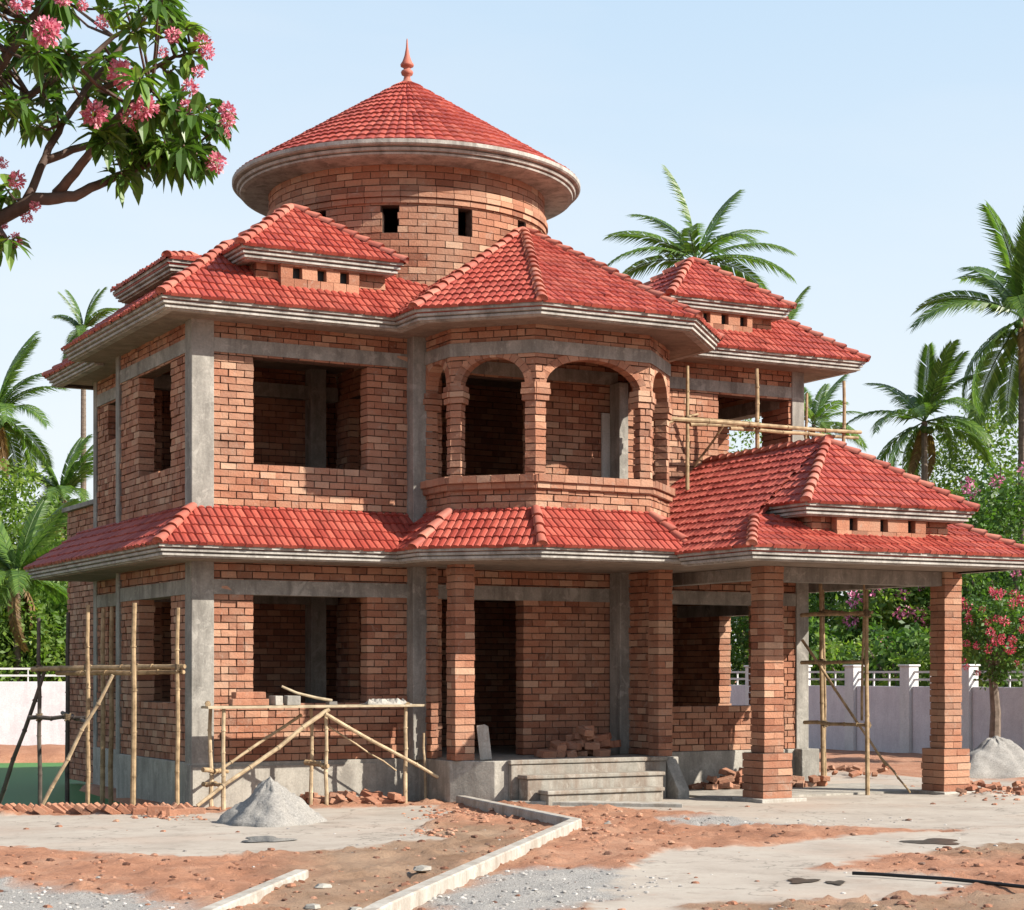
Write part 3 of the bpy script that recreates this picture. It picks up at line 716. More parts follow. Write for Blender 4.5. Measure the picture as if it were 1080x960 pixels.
gablet(14.44, 17.24, 19.0, 21.8, 3.87, (AX, AY, AZ), (14.73, 16.98), 3.3, 19.15, (15.03, 16.50), (15.30, 15.80, 16.26), (3.54, 3.70), (0, 1, 2), (1, 2))
# low raised box on the left slope
mb = MB(); brick_wall(mb, (7.85, 26.0), (7.85, 23.75), 6.6, 7.0, .15); brick_wall(mb, (7.85, 23.75), (8.6, 23.75), 6.6, 7.0, .15); o = mb.build('side_vent_box', BM, house)
r = roofpart('side_vent_roof', [[(7.6, 26.1, 7.12), (7.6, 23.6, 7.12), (8.2, 24.2, 7.3), (8.2, 26.1, 7.3)], [(7.6, 23.6, 7.12), (8.8, 23.6, 7.12), (8.8, 24.2, 7.3), (8.2, 24.2, 7.3)]],
             [((7.6, 23.6, 7.12), (8.2, 24.2, 7.3))], [([(8.8, 26.1), (7.6, 26.1), (7.6, 23.6), (8.8, 23.6)], False)], 7.12)

# round tower
TC_ = (11.67, 24.93); TR = 2.02
mb = MB(); n = round((8.64-6.4)/CO); ch = (8.64-6.4)/n
base = math.atan2(-.9067, -.4244); wins = [base+R(-36.7+30*k)*1.0 for k in range(12)]
for r in range(n):
    a, c = 6.4+r*ch, 6.4+(r+1)*ch; zm = (a+c)/2; K = 50; offs = (r % 2)*.5+rnd.random()*.1
    win = 7.66 < zm < 8.07
    for k in range(K):
        t0, t1 = 2*math.pi*(k+offs)/K, 2*math.pi*(k+1+offs)/K; pieces = [(t0, t1)]
        if win:
            hw = .105/TR
            for wc in wins:
                ns = []
                for (p, q) in pieces:
                    dlt = (wc-p+math.pi) % (2*math.pi)-math.pi; w0, w1 = p+dlt-hw, p+dlt+hw
                    if w1 <= p or w0 >= q: ns.append((p, q)); continue
                    if w0 > p+.01: ns.append((p, w0))
                    if w1 < q-.01: ns.append((w1, q))
                pieces = ns
        for (p, q) in pieces:
            if q-p < .012: continue
            for mi, g, r0, r1, za, zc in ((0, .0025, TR-.2, TR+rnd.uniform(-.005, .007), a+.006, c-.005), (1, -.002, TR-.18, TR-.014, a-.002, c+.002)):
                vs = []
                for z in (za, zc):
                    for (rr, tt) in ((r1, p+g), (r1, q-g), (r0, q-g), (r0, p+g)):
                        vs.append((TC_[0]+rr*math.cos(tt), TC_[1]+rr*math.sin(tt), z+(rnd.uniform(-.002, .002) if mi == 0 else 0)))
                mb.add(vs, [(0, 1, 2, 3), (7, 6, 5, 4), (0, 4, 5, 1), (1, 5, 6, 2), (2, 6, 7, 3), (3, 7, 4, 0)], mi)
tower = mb.build('tower_wall', BM, house)
mb = MB()
for z0 in (8.11, 8.19, 8.27):
    K = 52; pr = {8.11: .03, 8.19: .055, 8.27: .035}[z0]
    for k in range(K):
        a0, a1 = 2*math.pi*k/K+.002, 2*math.pi*(k+1)/K-.002; vs = []
        for z in (z0, z0+.068):
            for (rr, tt) in ((TR+pr, a0), (TR+pr, a1), (TR-.02, a1), (TR-.02, a0)): vs.append((TC_[0]+rr*math.cos(tt), TC_[1]+rr*math.sin(tt), z))
        mb.add(vs, [(0, 1, 2, 3), (7, 6, 5, 4), (0, 4, 5, 1), (1, 5, 6, 2), (2, 6, 7, 3), (3, 7, 4, 0)], 0)
mb.build('string_course', BM, tower)
mb = MB(); mb.lathe(TC_, [(1.85, 8.63), (2.37, 8.65), (2.43, 8.665), (2.44, 8.69), (2.41, 8.70), (2.47, 8.71), (2.485, 8.745), (2.45, 8.76), (2.53, 8.77), (2.55, 8.79), (2.55, 8.84), (2.3, 8.86)], 96)
mb.build('tower_cornice', M_FASCIA, tower, smooth=False)
# cone of tiles
mb = MB(); rows = 14; Rb, Zb, Za = 2.47, 8.84, 10.40
def cone(q, h, a):
    rr = Rb*(1-q)+.02; nz = Vector((math.cos(a)*.53, math.sin(a)*.53, .85)); return Vector((TC_[0]+rr*math.cos(a), TC_[1]+rr*math.sin(a), Zb+(Za-Zb)*q))+nz*h
for r in range(rows):
    q0, q1 = r/rows-.008, (r+1)/rows; circ = 2*math.pi*Rb*(1-q0); K = 112 if r < 6 else (72 if r < 10 else 40)
    for k in range(K):
        a0 = 2*math.pi*k/K; da = 2*math.pi/K; lo = []; hi = []; bs = []; j = rnd.uniform(-.003, .004); sc = min(1, circ*(1-(q0))/K/.1)
        for x, h in ((0, 0), (.2, .010), (.5, .016), (.8, .010), (1, 0)):
            lo.append(cone(q0, .030+h+j, a0+da*x)); hi.append(cone(q1, .004+h, a0+da*x)); bs.append(cone(q0, 0, a0+da*x))
        fs = []
        for i in range(4): fs += [(i, i+1, 5+i+1, 5+i), (10+i, 10+i+1, i+1, i)]
        mb.add(lo+hi+bs, fs, 0)
mb.lathe(TC_, [(Rb, Zb-.01), (.02, Za-.03)], 48, tint=.1)
cr = mb.build('tower_roof', M_TILE, tower)
mb = MB(); mb.lathe(TC_, [(.13, 10.30), (.13, 10.38), (.07, 10.42), (.055, 10.48), (.10, 10.50), (.115, 10.535), (.10, 10.56), (.06, 10.58), (.075, 10.61), (.12, 10.625), (.125, 10.65), (.085, 10.70), (.05, 10.78), (.022, 10.9), (.012, 11.02), (.001, 11.04)], 20, tint=.6)
mb.v = [Vector((TC_[0]+(q[0]-TC_[0])*.8, TC_[1]+(q[1]-TC_[1])*.8, q[2])) for q in mb.v]; mb.build('finial', M_CAP, tower, smooth=True)
for o in (tower,):
    for ch in o.children: ch.matrix_parent_inverse = Matrix.Identity(4)

# portico piers and beams
for px in (14.57, 17.66):
    mb = MB(); y = 20.08
    pillar(mb, px+.07, px+.38, y+.07, y+.38, .55, 3.12); pillar(mb, px-.01, px+.46, y-.01, y+.46, .04, .64)
    mb.build('portico_pier', BM, house)
    mb = MB(); mb.prism([(px-.12, y-.14), (px+.62, y-.12), (px+.6, y+.6), (px-.1, y+.58)], -.1, .045); mb.build('pier_footing', M_KERB, house, bevel=.01)
mb = MB(); mb.box(14.98, 17.72, 20.2, 20.42, 2.92, 3.115); mb.box(17.75, 17.95, 20.42, 23.6, 2.95, 3.115); mb.box(14.68, 14.90, 20.48, 22.75, 2.95, 3.115); mb.build('portico_beam', M_CONC, house)
mb = MB(); mb.box(14.3, 18.2, 20.7, 22.5, -.1, .03); mb.build('portico_floor', M_PLINTH, house)

# ================================================================== BOUNDARY WALLS
def fence(a, b2, label, n, hgt=1.42):
    a, b2 = Vector((a[0], a[1], 0)), Vector((b2[0], b2[1], 0)); L = (b2-a).length; d = ((b2.x-a.x)/L, (b2.y-a.y)/L)
    root = empty('boundary_wall', tuple(a), label, 'wall')
    mb = MB()
    for k in range(n): mb.obox(a, d, L*k/n+.15, L*(k+1)/n-.0, -.15, 0, -.3, hgt)
    mb.build('wall_panel', M_WHITE, root, bevel=.01)
    for k in range(n+1):
        mb = MB(); u = L*k/n; mb.obox(a, d, u-.14, u+.14, -.2, .08, -.3, hgt+.42); mb.obox(a, d, u-.17, u+.17, -.23, .11, hgt+.42, hgt+.46)
        mb.build('post', M_WHITEP, root, bevel=.01)
    for k in range(n):
        mb = MB()
        for z in (.12, .28): mb.obox(a, d, L*k/n+.14, L*(k+1)/n-.14, -.1, -.06, hgt+z, hgt+z+.045)
        m_ = 6
        for q in (2, 4): u = L*k/n+.14+(L/n-.28)*q/m_; mb.obox(a, d, u-.015, u+.015, -.095, -.065, hgt, hgt+.12)
        for q in (2, 4): u = L*k/n+.14+(L/n-.28)*q/m_; mb.obox(a, d, u-.015, u+.015, -.095, -.065, hgt+.165, hgt+.28)
        mb.build('railing', M_WHITEP, root)
pr0 = at(700, 0, 46.5); pr1 = at(1160, 0, 35.2)
fence((pr0.x, pr0.y), (pr1.x, pr1.y), 'whitewashed boundary wall with posts and a white rail, behind the portico on the right', 8)
pl0 = at(-260, 0, 42.5); pl1 = at(88, 0, 44.0)
fence((pl0.x, pl0.y), (pl1.x, pl1.y), 'white boundary wall across the pond at the left, behind the dark scaffold poles', 2, 1.5)

# ================================================================== SCAFFOLDS
def bent(a, b2, k=5, amp=.012):
    a, b2 = Vector(a), Vector(b2); o = []
    for i in range(k+1):
        p = a.lerp(b2, i/k)
        if 0 < i < k: p += Vector((rnd.uniform(-amp, amp), rnd.uniform(-amp, amp), rnd.uniform(-amp, amp)))
        o.append(p)
    return o
def poles(root, name, segs, m, r=.03):
    for (a, b2, *rr) in segs:
        mb = MB(); q = rr[0] if rr else r; P = bent(a, b2); mb.tube(P, q, q*.8, 8)
        for p in P[1:-1]: mb.tube([p-(P[1]-P[0]).normalized()*.008, p+(P[1]-P[0]).normalized()*.008], q*1.12, n=8)
        mb.build(name, m, root, smooth=False)
def lashing(root, pts, r=.045):
    for p in pts:
        mb = MB(); p = Vector(p)
        for k in range(4): mb.tube([p+Vector((0, 0, -.03+.02*k)), p+Vector((.004, 0, -.015+.02*k))], r, n=8)
        mb.tube([p+Vector((-.04, -.03, -.04)), p+Vector((.05, .03, .05))], .012, n=6)
        mb.build('lashing', M_ROPE, root)
# left scaffold
zf, zn = 24.6, 22.95
root = empty('scaffold', tuple(G(120, 853)), 'tall dark and pale pole scaffold by the pond, before the left side wall', 'scaffold')
def P(x, y, z): return at(x, y, z)
zl = {41: 24.3, 71: 26.0, 92: 23.3, 108: 25.3, 117: 25.5, 141: 23.0, 187: 22.9}
poles(root, 'pole', [(P(42, 858, zl[41]), P(41, 652, zl[41])), (P(71, 855, zl[71]), P(72, 646, zl[71]), .034)], M_DARKPOLE)
poles(root, 'pole', [(P(92, 858, zl[92]), P(93, 638, zl[92])), (P(108, 850, zl[108]), P(109, 642, zl[108]), .036), (P(117, 851, zl[117]), P(118, 640, zl[117]), .036),
                     (P(140, 864, zl[141]), P(142, 636, zl[141]), .036), (P(187, 858, zl[187]), P(188, 641, zl[187]))], M_BAMBOO)
poles(root, 'rail', [(P(34, 706, 24.3), P(195, 703, 22.86), .034), (P(60, 710, 24.2), P(194, 709, 22.9), .032), (P(92, 704, 25.2), P(160, 703, 23.6), .03)], M_BAMBOO)
poles(root, 'rail', [(P(30, 757, 24.3), P(92, 757, 23.9)), (P(66, 752, 26.0), P(92, 762, 23.4), .03)], M_DARKPOLE)
poles(root, 'brace', [(P(-6, 862, 24.6), P(47, 708, 24.25), .032)], M_DARKPOLE); poles(root, 'brace', [(P(40, 858, 23.2), P(119, 712, 23.05), .027)], M_POLE)
lashing(root, [P(41, 706, 24.25), P(92, 705, 23.45), P(141, 705, 23.05), P(188, 705, 22.9), P(41, 757, 24.25), P(71, 757, 24.0)])

# trestle platform
root = empty('work_trestle', tuple(G(330, 856)), 'rough wooden trestle platform with crossed braces in front of the left ground floor window', 'trestle')
TY = 22.05
def Q(x, y, Y=TY):                          # point seen at (x, y) on the upright plane Y
    d = ray(x); z = Y/d[1]; return Vector((d[0]*z, Y, EYE+(HOR-y)/FPX*z))
HT = Q(330, 744).z
mb = MB()
for k, yy in enumerate((21.98, 22.14, 22.30)): 
    a, b2 = Q(217, 744, yy), Q(443, 744, yy); mb.box(a.x-.02*k, b2.x+.03*k, yy-.074, yy+.074, HT-.03, HT, 0, .006)
mb.build('platform', M_PLANK, root, bevel=.004)
def leg(x, Y, top=HT-.03, r=.03): 
    d = ray(x); X = d[0]/d[1]*Y; return (Vector((X+rnd.uniform(-.02, .02), Y, -.1)), Vector((X, Y, top)), r)
poles(root, 'leg', [leg(222, 22.34), leg(236, 21.98), leg(328, 22.34, r=.028), leg(343, 21.98, r=.028), leg(428, 22.0), leg(447, 22.5, .9, .02)], M_POLE)
poles(root, 'cross_bar', [(Q(219, 743, 21.92), Q(219, 743, 22.4)), (Q(430, 743, 21.92), Q(430, 743, 22.4)), (Q(214, 812, 21.95), Q(240, 814, 22.3)), (Q(214, 827, 22.3), Q(236, 828, 22.0)), (Q(322, 804, 22.3), Q(346, 808, 21.95), .035)], M_BAMBOO)
poles(root, 'brace', [(Q(347, 748, 21.93), Q(208, 850, 21.93), .03), (Q(343, 753, 21.90), Q(462, 820, 21.90), .026), (Q(318, 754, 22.36), Q(226, 816, 22.36), .022), (Q(346, 766, 22.38), Q(418, 813, 22.38), .012)], M_POLE)

# right ground scaffold
root = empty('scaffold', tuple(G(890, 830)), 'bamboo scaffold frame of two uprights and three rails under the portico', 'scaffold')
def QS(x, y, z): return at(x, y, z)
zr = 27.3
poles(root, 'pole', [(QS(868, 832, zr+.3), QS(865, 605, zr+.3), .032), (QS(871, 826, zr+.6), QS(868, 622, zr+.6), .022), (QS(915, 845, zr-1.3), QS(914, 622, zr-.8), .032), (QS(909, 760, zr-.5), QS(911, 606, zr-.5), .02)], M_BAMBOO)
poles(root, 'rail', [(QS(845, 649, zr), QS(920, 646, zr-.9), .03), (QS(845, 699, zr), QS(914, 698, zr-.9), .028), (QS(848, 762, zr), QS(918, 765, zr-.9), .028), (QS(868, 644, zr+.2), QS(918, 650, zr-.6), .022)], M_BAMBOO)
poles(root, 'brace', [(QS(846, 675, zr+.1), QS(935, 808, zr-.6), .022), (QS(930, 800, zr-.6), QS(960, 836, zr-1.2), .016)], M_BAMBOO)
lashing(root, [QS(867, 648, zr+.1), QS(914, 647, zr-.9), QS(868, 699, zr+.1), QS(913, 699, zr-.9), QS(870, 764, zr+.1), QS(915, 765, zr-.9)], .045)

# upper scaffold beside the wing
root = empty('scaffold', (15.2, 22.9, 4.0), 'light scaffold of bamboo poles on the upper floor above the portico ridge', 'scaffold')
def U(x, y, Y): return Q(x, y, Y)
poles(root, 'pole', [(U(725, 517, 22.5), U(725, 386, 22.5), .03), (U(799, 482, 22.6), U(798, 389, 22.6), .033), (U(889, 515, 22.6), U(890, 402, 22.6), .03), (U(850, 490, 23.0), U(851, 415, 23.0), .025)], M_BAMBOO)
poles(root, 'rail', [(U(706, 442, 22.45), U(908, 456, 22.55), .034), (U(728, 448, 22.7), U(812, 450, 22.7), .03), (U(770, 452, 22.7), U(905, 462, 22.75), .03), (U(702, 447, 22.4), U(736, 437, 22.7), .02), (U(720, 441, 23.2), U(800, 447, 22.55), .025)], M_BAMBOO)
poles(root, 'brace', [(U(732, 492, 23.2), U(764, 448, 22.8), .02)], M_BAMBOO)
lashing(root, [U(725, 443, 22.5), U(799, 450, 22.6), U(889, 455, 22.6)], .045)

# ================================================================== LOOSE THINGS
def brick_mesh():
    mb = MB(); mb.box(-.115, .115, -.055, .055, 0, .075, 0, .003)
    me_o = mb.build('loose_brick', M_BRICK); bv = me_o.modifiers.new('edge', 'BEVEL'); bv.width = .005; return me_o
proto = brick_mesh(); bricks_used = [0]
bmeshes = [proto.data]
for k in range(7):
    q = MB(); q.box(-.115, .115-.03*(k % 3), -.055, .055, 0, .075, 0, .006, tint=.15+.1*k); o = q.build('tmp', M_BRICK); bmeshes.append(o.data); bpy.data.objects.remove(o)
def put_brick(loc, rot, label, group, sc=1.0):
    if bricks_used[0] == 0: o = proto
    else: o = proto.copy(); COL.objects.link(o)
    bricks_used[0] += 1
    o.data = rnd.choice(bmeshes); o.location = loc; o.rotation_euler = rot; o.scale = (sc, sc, sc)
    return tag(o, label, 'brick', group)
# row along the pond edge
for k in range(34):
    x = -8+k*6.3; p = G(x, 858+rnd.uniform(-1.2, 1.2)); 
    put_brick(p+Vector((0, 0, .0)), (rnd.uniform(-.1, .1), rnd.uniform(.5, .75), R(-20)+rnd.uniform(-.35, .35)), 'loose red brick leaning in the long row along the pond edge', 'bricks in the row along the pond')
for k in range(9):
    x = 150+k*7; put_brick(G(x, 859+rnd.uniform(-2, 2)), (0, 0, rnd.uniform(-1, 1)), 'loose brick lying flat at the right end of the pond edge row', 'flat bricks by the corner column')
put_brick(Vector((G(168, 861).x, G(168, 861).y, .065)), (R(90), 0, R(-25)), 'whole orange brick standing on edge near the foot of the tall scaffold', None, 1.15)
for k in range(22):
    x = 323+k*4.7; p = G(x, 848+rnd.uniform(-2.2, 1.5)); p.z = rnd.choice((0, 0, .07))
    put_brick(p, (rnd.uniform(-.3, .3), rnd.uniform(-.2, .6), rnd.uniform(-1.4, 1.4)), 'red brick in the low row against the plinth behind the trestle', 'bricks against the plinth')
# porch heap
for k in range(34):
    lay = 0 if k < 16 else 1 if k < 27 else 2 if k < 32 else 3
    px = 612+rnd.uniform(-1, 1)*(44-12*lay)+4*lay; d = ray(px); Yp = 22.25+rnd.uniform(-.22, .25)*(1-lay*.2); X = min(d[0]/d[1]*Yp, 13.72)
    put_brick((X, Yp, PL+.004+lay*.098), (rnd.uniform(-.25, .25), rnd.uniform(-.25, .25), rnd.uniform(-1.5, 1.5)), 'loose red brick in the heap on the porch floor at the top of the steps', 'bricks heaped on the porch', 1.25)
# right heap
for k in range(34):
    lay = 0 if k < 18 else 1 if k < 28 else 2
    px = 765+rnd.uniform(-1, 1)*(30-8*lay)+6*lay; d = ray(px); Yp = 22.35+rnd.uniform(-.22, .28)*(1-.3*lay); p = Vector((d[0]/d[1]*Yp, Yp, lay*.09+.035))
    put_brick(p, (rnd.uniform(-.35, .35), rnd.uniform(-.35, .35), rnd.uniform(-1.5, 1.5)), 'red brick in the heap below the right ground floor window, beside the pier', 'bricks heaped beside the pier')
for k in range(8):
    d = ray(834+k*5); Yp = 22.2+rnd.uniform(-.15, .1); p = Vector((d[0]/d[1]*Yp, Yp, rnd.choice((.03, .03, .11))))
    put_brick(p, (rnd.uniform(-.2, .2), rnd.uniform(-.2, .2), rnd.uniform(-1.5, 1.5)), 'red brick on the small pile right of the left portico pier', 'bricks right of the left pier')
for k in range(26):
    p = G(rnd.uniform(1008, 1082), rnd.uniform(830, 842)); p.z = .05
    put_brick(p, (rnd.uniform(-.4, .4), rnd.uniform(-.4, .4), rnd.uniform(-1.5, 1.5)), 'broken brick lying before the grey gravel pile at the right edge', 'broken bricks before the gravel pile', rnd.uniform(.5, .8))
for k in range(16):
    p = G(rnd.uniform(866, 935), rnd.uniform(812, 822)); p.z = .04
    put_brick(p, (rnd.uniform(-.4, .4), rnd.uniform(-.4, .4), rnd.uniform(-1.5, 1.5)), 'broken brick on the bare ground under the portico scaffold', 'broken bricks under the portico scaffold', rnd.uniform(.5, .85))
# bricks on the trestle
for k, (x, lv, w_) in enumerate(((253, 0, 'front left brick'), (272, 0, 'front right brick'), (256, 1, 'upper left brick'), (271, 1, 'upper right brick'))):
    a = Q(x, 744, 22.02+.02*k); put_brick((a.x, a.y, HT+.004+lv*.088), (0, 0, R((4, -6, 8, -3)[k])), w_+' of the small stack on the trestle platform', 'bricks stacked on the trestle', 1.1)
for k, (x, w_, lb) in enumerate(((291, .11, 'smaller pale grey block on the trestle next to the bricks'), (308, .17, 'larger dark grey block on the trestle, nearest the window middle'))):
    a = Q(x, 744, 22.08); mb = MB(); mb.box(-w_/2, w_/2, -.09, .09, 0, .12, 0, .004)
    o = mb.build('concrete_block', (M_PLINTH, M_CONC)[k], bevel=.006); o.location = (a.x, a.y, HT+.004); o.rotation_euler = (0, 0, R(8-14*k)); tag(o, lb, 'block')
a, b2 = Q(297, 724, 22.15), Q(350, 739, 22.15)
root = empty('hand_tool', tuple(b2), 'long handled hand tool lying across the blocks on the trestle', 'tool')
mb = MB(); mb.tube([a, a.lerp(b2, .3)+Vector((0, 0, -.03)), a.lerp(b2, .7)+Vector((0, 0, -.02)), b2], .016, .02, 8); mb.build('handle', M_PLANK, root)
mb = MB(); mb.box(b2.x-.06, b2.x+.05, 22.09, 22.21, HT+.003, HT+.045, 0, .006); mb.build('tool_head', M_IRON, root)
a = Q(407, 744, 22.1); mb = MB()
K = 14; vs = []; 
for i in range(K+1):
    for j in range(5):
        u = (i/K-.5)*.62; v = (j/4-.5)*.28; h = .05+.03*math.sin(i*1.3+j)+rnd.uniform(-.008, .008)
        if i in (0, K) or j in (0, 4): h = .012
        vs.append((u+rnd.uniform(-.01, .01), v, h))
mb.add(vs, [(i*5+j, (i+1)*5+j, (i+1)*5+j+1, i*5+j+1) for i in range(K) for j in range(4)])
mb.box(-.31, .31, -.14, .14, 0, .012)
o = mb.build('cement_sack', M_SACK); o.location = (a.x, a.y, HT+.002); tag(o, 'flattened grey cement sack at the right end of the trestle platform', 'sack')
# leaning slab on the porch
p = G(508, 802, PL); mb = MB(); mb.add([(-.07, -.03, 0), (.085, -.03, 0), (.07, -.03, .44), (.02, -.03, .47), (-.085, -.03, .46), (-.07, .03, 0), (.085, .03, 0), (.07, .03, .44), (.02, .03, .47), (-.085, .03, .46)],
    [(0, 1, 2, 3, 4), (9, 8, 7, 6, 5), (0, 5, 6, 1), (1, 6, 7, 2), (2, 7, 8, 3), (3, 8, 9, 4), (4, 9, 5, 0)])
o = mb.build('stone_slab', M_KERB, bevel=.006); o.location = (11.30, 21.72, PL+.004); o.rotation_euler = (R(-9), R(-4), R(-25)); tag(o, 'pale stone slab leaning upright against the left porch pillar', 'slab')

# piles
def pile(c, rx, ry, h, mtl, label, name, cat, sharp=1.0, seed=1):
    n = 60; m_ = 26; vs = [(0, 0, h)]; fs = []
    for i in range(1, m_+1):
        q = i/m_
        for k in range(n):
            a = 2*math.pi*k/n; rr = q*(1+.12*math.sin(3*a+seed)+.07*math.sin(7*a+seed*2)); 
            z = h*max(0, 1-q)**sharp; gl = (math.sin(a*17+seed+2*q)+math.sin(a*29+2*seed-3*q)*.7)*.007*math.sin(math.pi*q)
            vs.append((rx*rr*math.cos(a), ry*rr*math.sin(a), z+gl*h/.5+rnd.uniform(-.004, .006)-(.06 if i == m_ else 0)))
    for k in range(n): fs.append((0, 1+k, 1+(k+1) % n))
    for i in range(m_-1):
        for k in range(n): a, b2 = 1+i*n+k, 1+i*n+(k+1) % n; fs.append((a, a+n, b2+n, b2))
    va = np.array(vs); nz = (fbm(va[:, 0]+seed*7+50, va[:, 1]+50, 5, seed)-.5)*.22*h+(fbm(va[:, 0]+50, va[:, 1]+50, 22, seed+3)-.5)*.05
    va[:, 2] += nz*np.clip((va[:, 2]+.05)/(.25*h), 0, 1); va[:, 0] += (fbm(va[:, 1]+50, va[:, 2]*2+50, 4, seed+9)-.5)*.12
    mb = MB(); mb.add([tuple(q) for q in va], fs); o = mb.build(name, mtl, smooth=True); o.location = c; return tag(o, label, cat)
p = G(287, 868); pile((p.x, p.y, 0), .60, .55, .50, M_SAND, 'grey sand pile on the concrete apron in front of the trestle', 'sand_pile', 'sand pile', 1.0, 1)
p = G(1050, 818); pile((p.x, p.y, 0), .98, .8, .68, M_SAND, 'grey gravel pile behind the right portico pier, at the foot of the boundary wall', 'gravel_pile', 'gravel pile', .8, 4)

# scattered stones
def stone(mb, p, r, flat=.6):
    vs = []; n = 6
    for (q, z) in ((.55, -.2), (1, .1), (.75, .7)):
        for k in range(n): a = 2*math.pi*(k+rnd.random()*.4)/n; rr = r*q*rnd.uniform(.75, 1.2); vs.append((p[0]+rr*math.cos(a), p[1]+rr*math.sin(a), p[2]+z*r*flat*rnd.uniform(.8, 1.2)))
    vs.append((p[0], p[1], p[2]+r*flat))
    fs = [(i*n+k, i*n+(k+1) % n, (i+1)*n+(k+1) % n, (i+1)*n+k) for i in range(2) for k in range(n)]+[(2*n+k, 2*n+(k+1) % n, 3*n) for k in range(n)]
    mb.add(vs, fs)
def scatter(npts, rng, test, rlo, rhi, name, mtl):
    px = np.array([rng[0]+(rng[1]-rng[0])*rnd.random() for _ in range(npts)]); py = np.array([rng[2]+(rng[3]-rng[2])*rnd.random() for _ in range(npts)])
    P_ = [G(a, b2) for a, b2 in zip(px, py)]; X = np.array([q.x for q in P_]); Y = np.array([q.y for q in P_])
    z, c, g, b3 = height(X, Y); mb = MB(); r0 = np.array([rnd.random()**3 for _ in range(npts)])
    keep = test(c, g, b3)*(sdist(X, Y, POND) > .2)
    for i in range(npts):
        if rnd.random() < keep[i]: stone(mb, (X[i], Y[i], z[i]-.003), rlo+(rhi-rlo)*r0[i])
    o = mb.build(name, mtl); o['kind'] = 'stuff'; tag(o, {'gravel': 'grey crushed stone chips spread over the ground in the foreground', 'earth_clods': 'dark red earth clods and crumbs strewn over the bare ground', 'brick_rubble': 'crumbs of red brick rubble strewn near the kerb and steps'}[name], name.replace('_', ' ')); return o
scatter(9000, (-60, 1140, 862, 985), lambda c, g, b3: (g > .45)*.9+(g <= .45)*.02, .008, .028, 'gravel', M_STONE)
scatter(9000, (-60, 1140, 848, 985), lambda c, g, b3: (c < .4)*(g < .4)*.33+.015, .007, .05, 'earth_clods', M_CLOD)
mb = MB()
for (x, y, w_, h_, n_) in ((490, 860, 45, 8, 260), (455, 878, 30, 4, 60), (640, 865, 60, 8, 90), (1050, 838, 40, 8, 160), (900, 818, 45, 6, 120), (620, 880, 90, 18, 120), (180, 862, 40, 4, 50)):
    for _ in range(n_):
        p = G(x+rnd.gauss(0, .5)*w_, max(830, y+rnd.gauss(0, .5)*h_)); zz = float(height(np.array([p.x]), np.array([p.y]))[0][0]); stone(mb, (p.x, p.y, zz), .012+.035*rnd.random()**2)
o = mb.build('brick_rubble', M_BRICK); tag(o, 'crumbs of red brick rubble strewn near the kerb and steps', 'brick rubble', kind='stuff')
for (x, y, r, lb) in ((445, 924, .10, 'flat pale stone on the brown earth between the two kerbs'), (341, 941, .07, 'small pale rock between the kerbs, below the flat stone'), (330, 958, .075, 'pale rock at the bottom edge near the short kerb'),
                      (103, 912, .06, 'dark clod of earth on the red soil at the left, the biggest there'), (641, 869, .06, 'white rock on the red earth right of the kerb corner'), (375, 957, .06, 'pinkish rock beside the long kerb at the bottom edge')):
    p = G(x, y); mb = MB(); stone(mb, (0, 0, 0), r, .45); zz = float(height(np.array([p.x]), np.array([p.y]))[0][0])
    o = mb.build('rock', M_CLOD if 'dark' in lb else M_PLINTH); o.location = (p.x, p.y, zz); tag(o, lb, 'rock')
# hose
mb = MB(); mb.tube([G(x, y, .03) for x, y in ((899, 921), (925, 922), (960, 924.5), (1000, 927), (1040, 931), (1085, 936), (1150, 944))], .015, .015, 8)
tag(mb.build('hose', M_RUBBER_SHADE, smooth=True), 'black hose lying across the pale ground at the lower right', 'hose')
# damp mud patches and one dark sheet standing for a shadow
m, t, b = mat('damp_mud', .35); t.links.new(ramp(t, noise(t, 12, 4, .6, wpos(t)), [(.3, (.03, .024, .02)), (.7, (.09, .065, .045))]), b.inputs['Base Color']); M_MUD = m
m, t, b = mat('painted_shadow', .05); b.inputs['Base Color'].default_value = (.05, .055, .06, 1); M_SHADOW = m
def patch(cx, cy, w_, h_, mtl, name, lift=.012, seed=0):
    pts = []
    for k in range(28):
        a = 2*math.pi*k/28; rr = 1+.25*math.sin(3*a+seed)+.15*math.sin(5*a+2*seed)
        pts.append(G(cx+w_*rr*math.cos(a), cy+h_*rr*math.sin(a)))
    X = np.array([p.x for p in pts]); Y = np.array([p.y for p in pts]); z = height(X, Y)[0].max()
    mb = MB(); mb.add([(p.x, p.y, z+lift) for p in pts], [tuple(range(28))[::-1]]); o = mb.build(name, mtl); o['kind'] = 'structure'
patch(281, 886, 25, 3.2, M_SHADOW, 'shadow_patch', .006, 1); patch(846, 930, 16, 2.5, M_MUD, 'mud_patch', .008, 2); patch(882, 932, 10, 2, M_MUD, 'mud_patch', .008, 4)  # first patch is a cast shadow laid on the apron as dark colour
patch(985, 888, 28, 3, M_MUD, 'mud_patch', .004, 5)

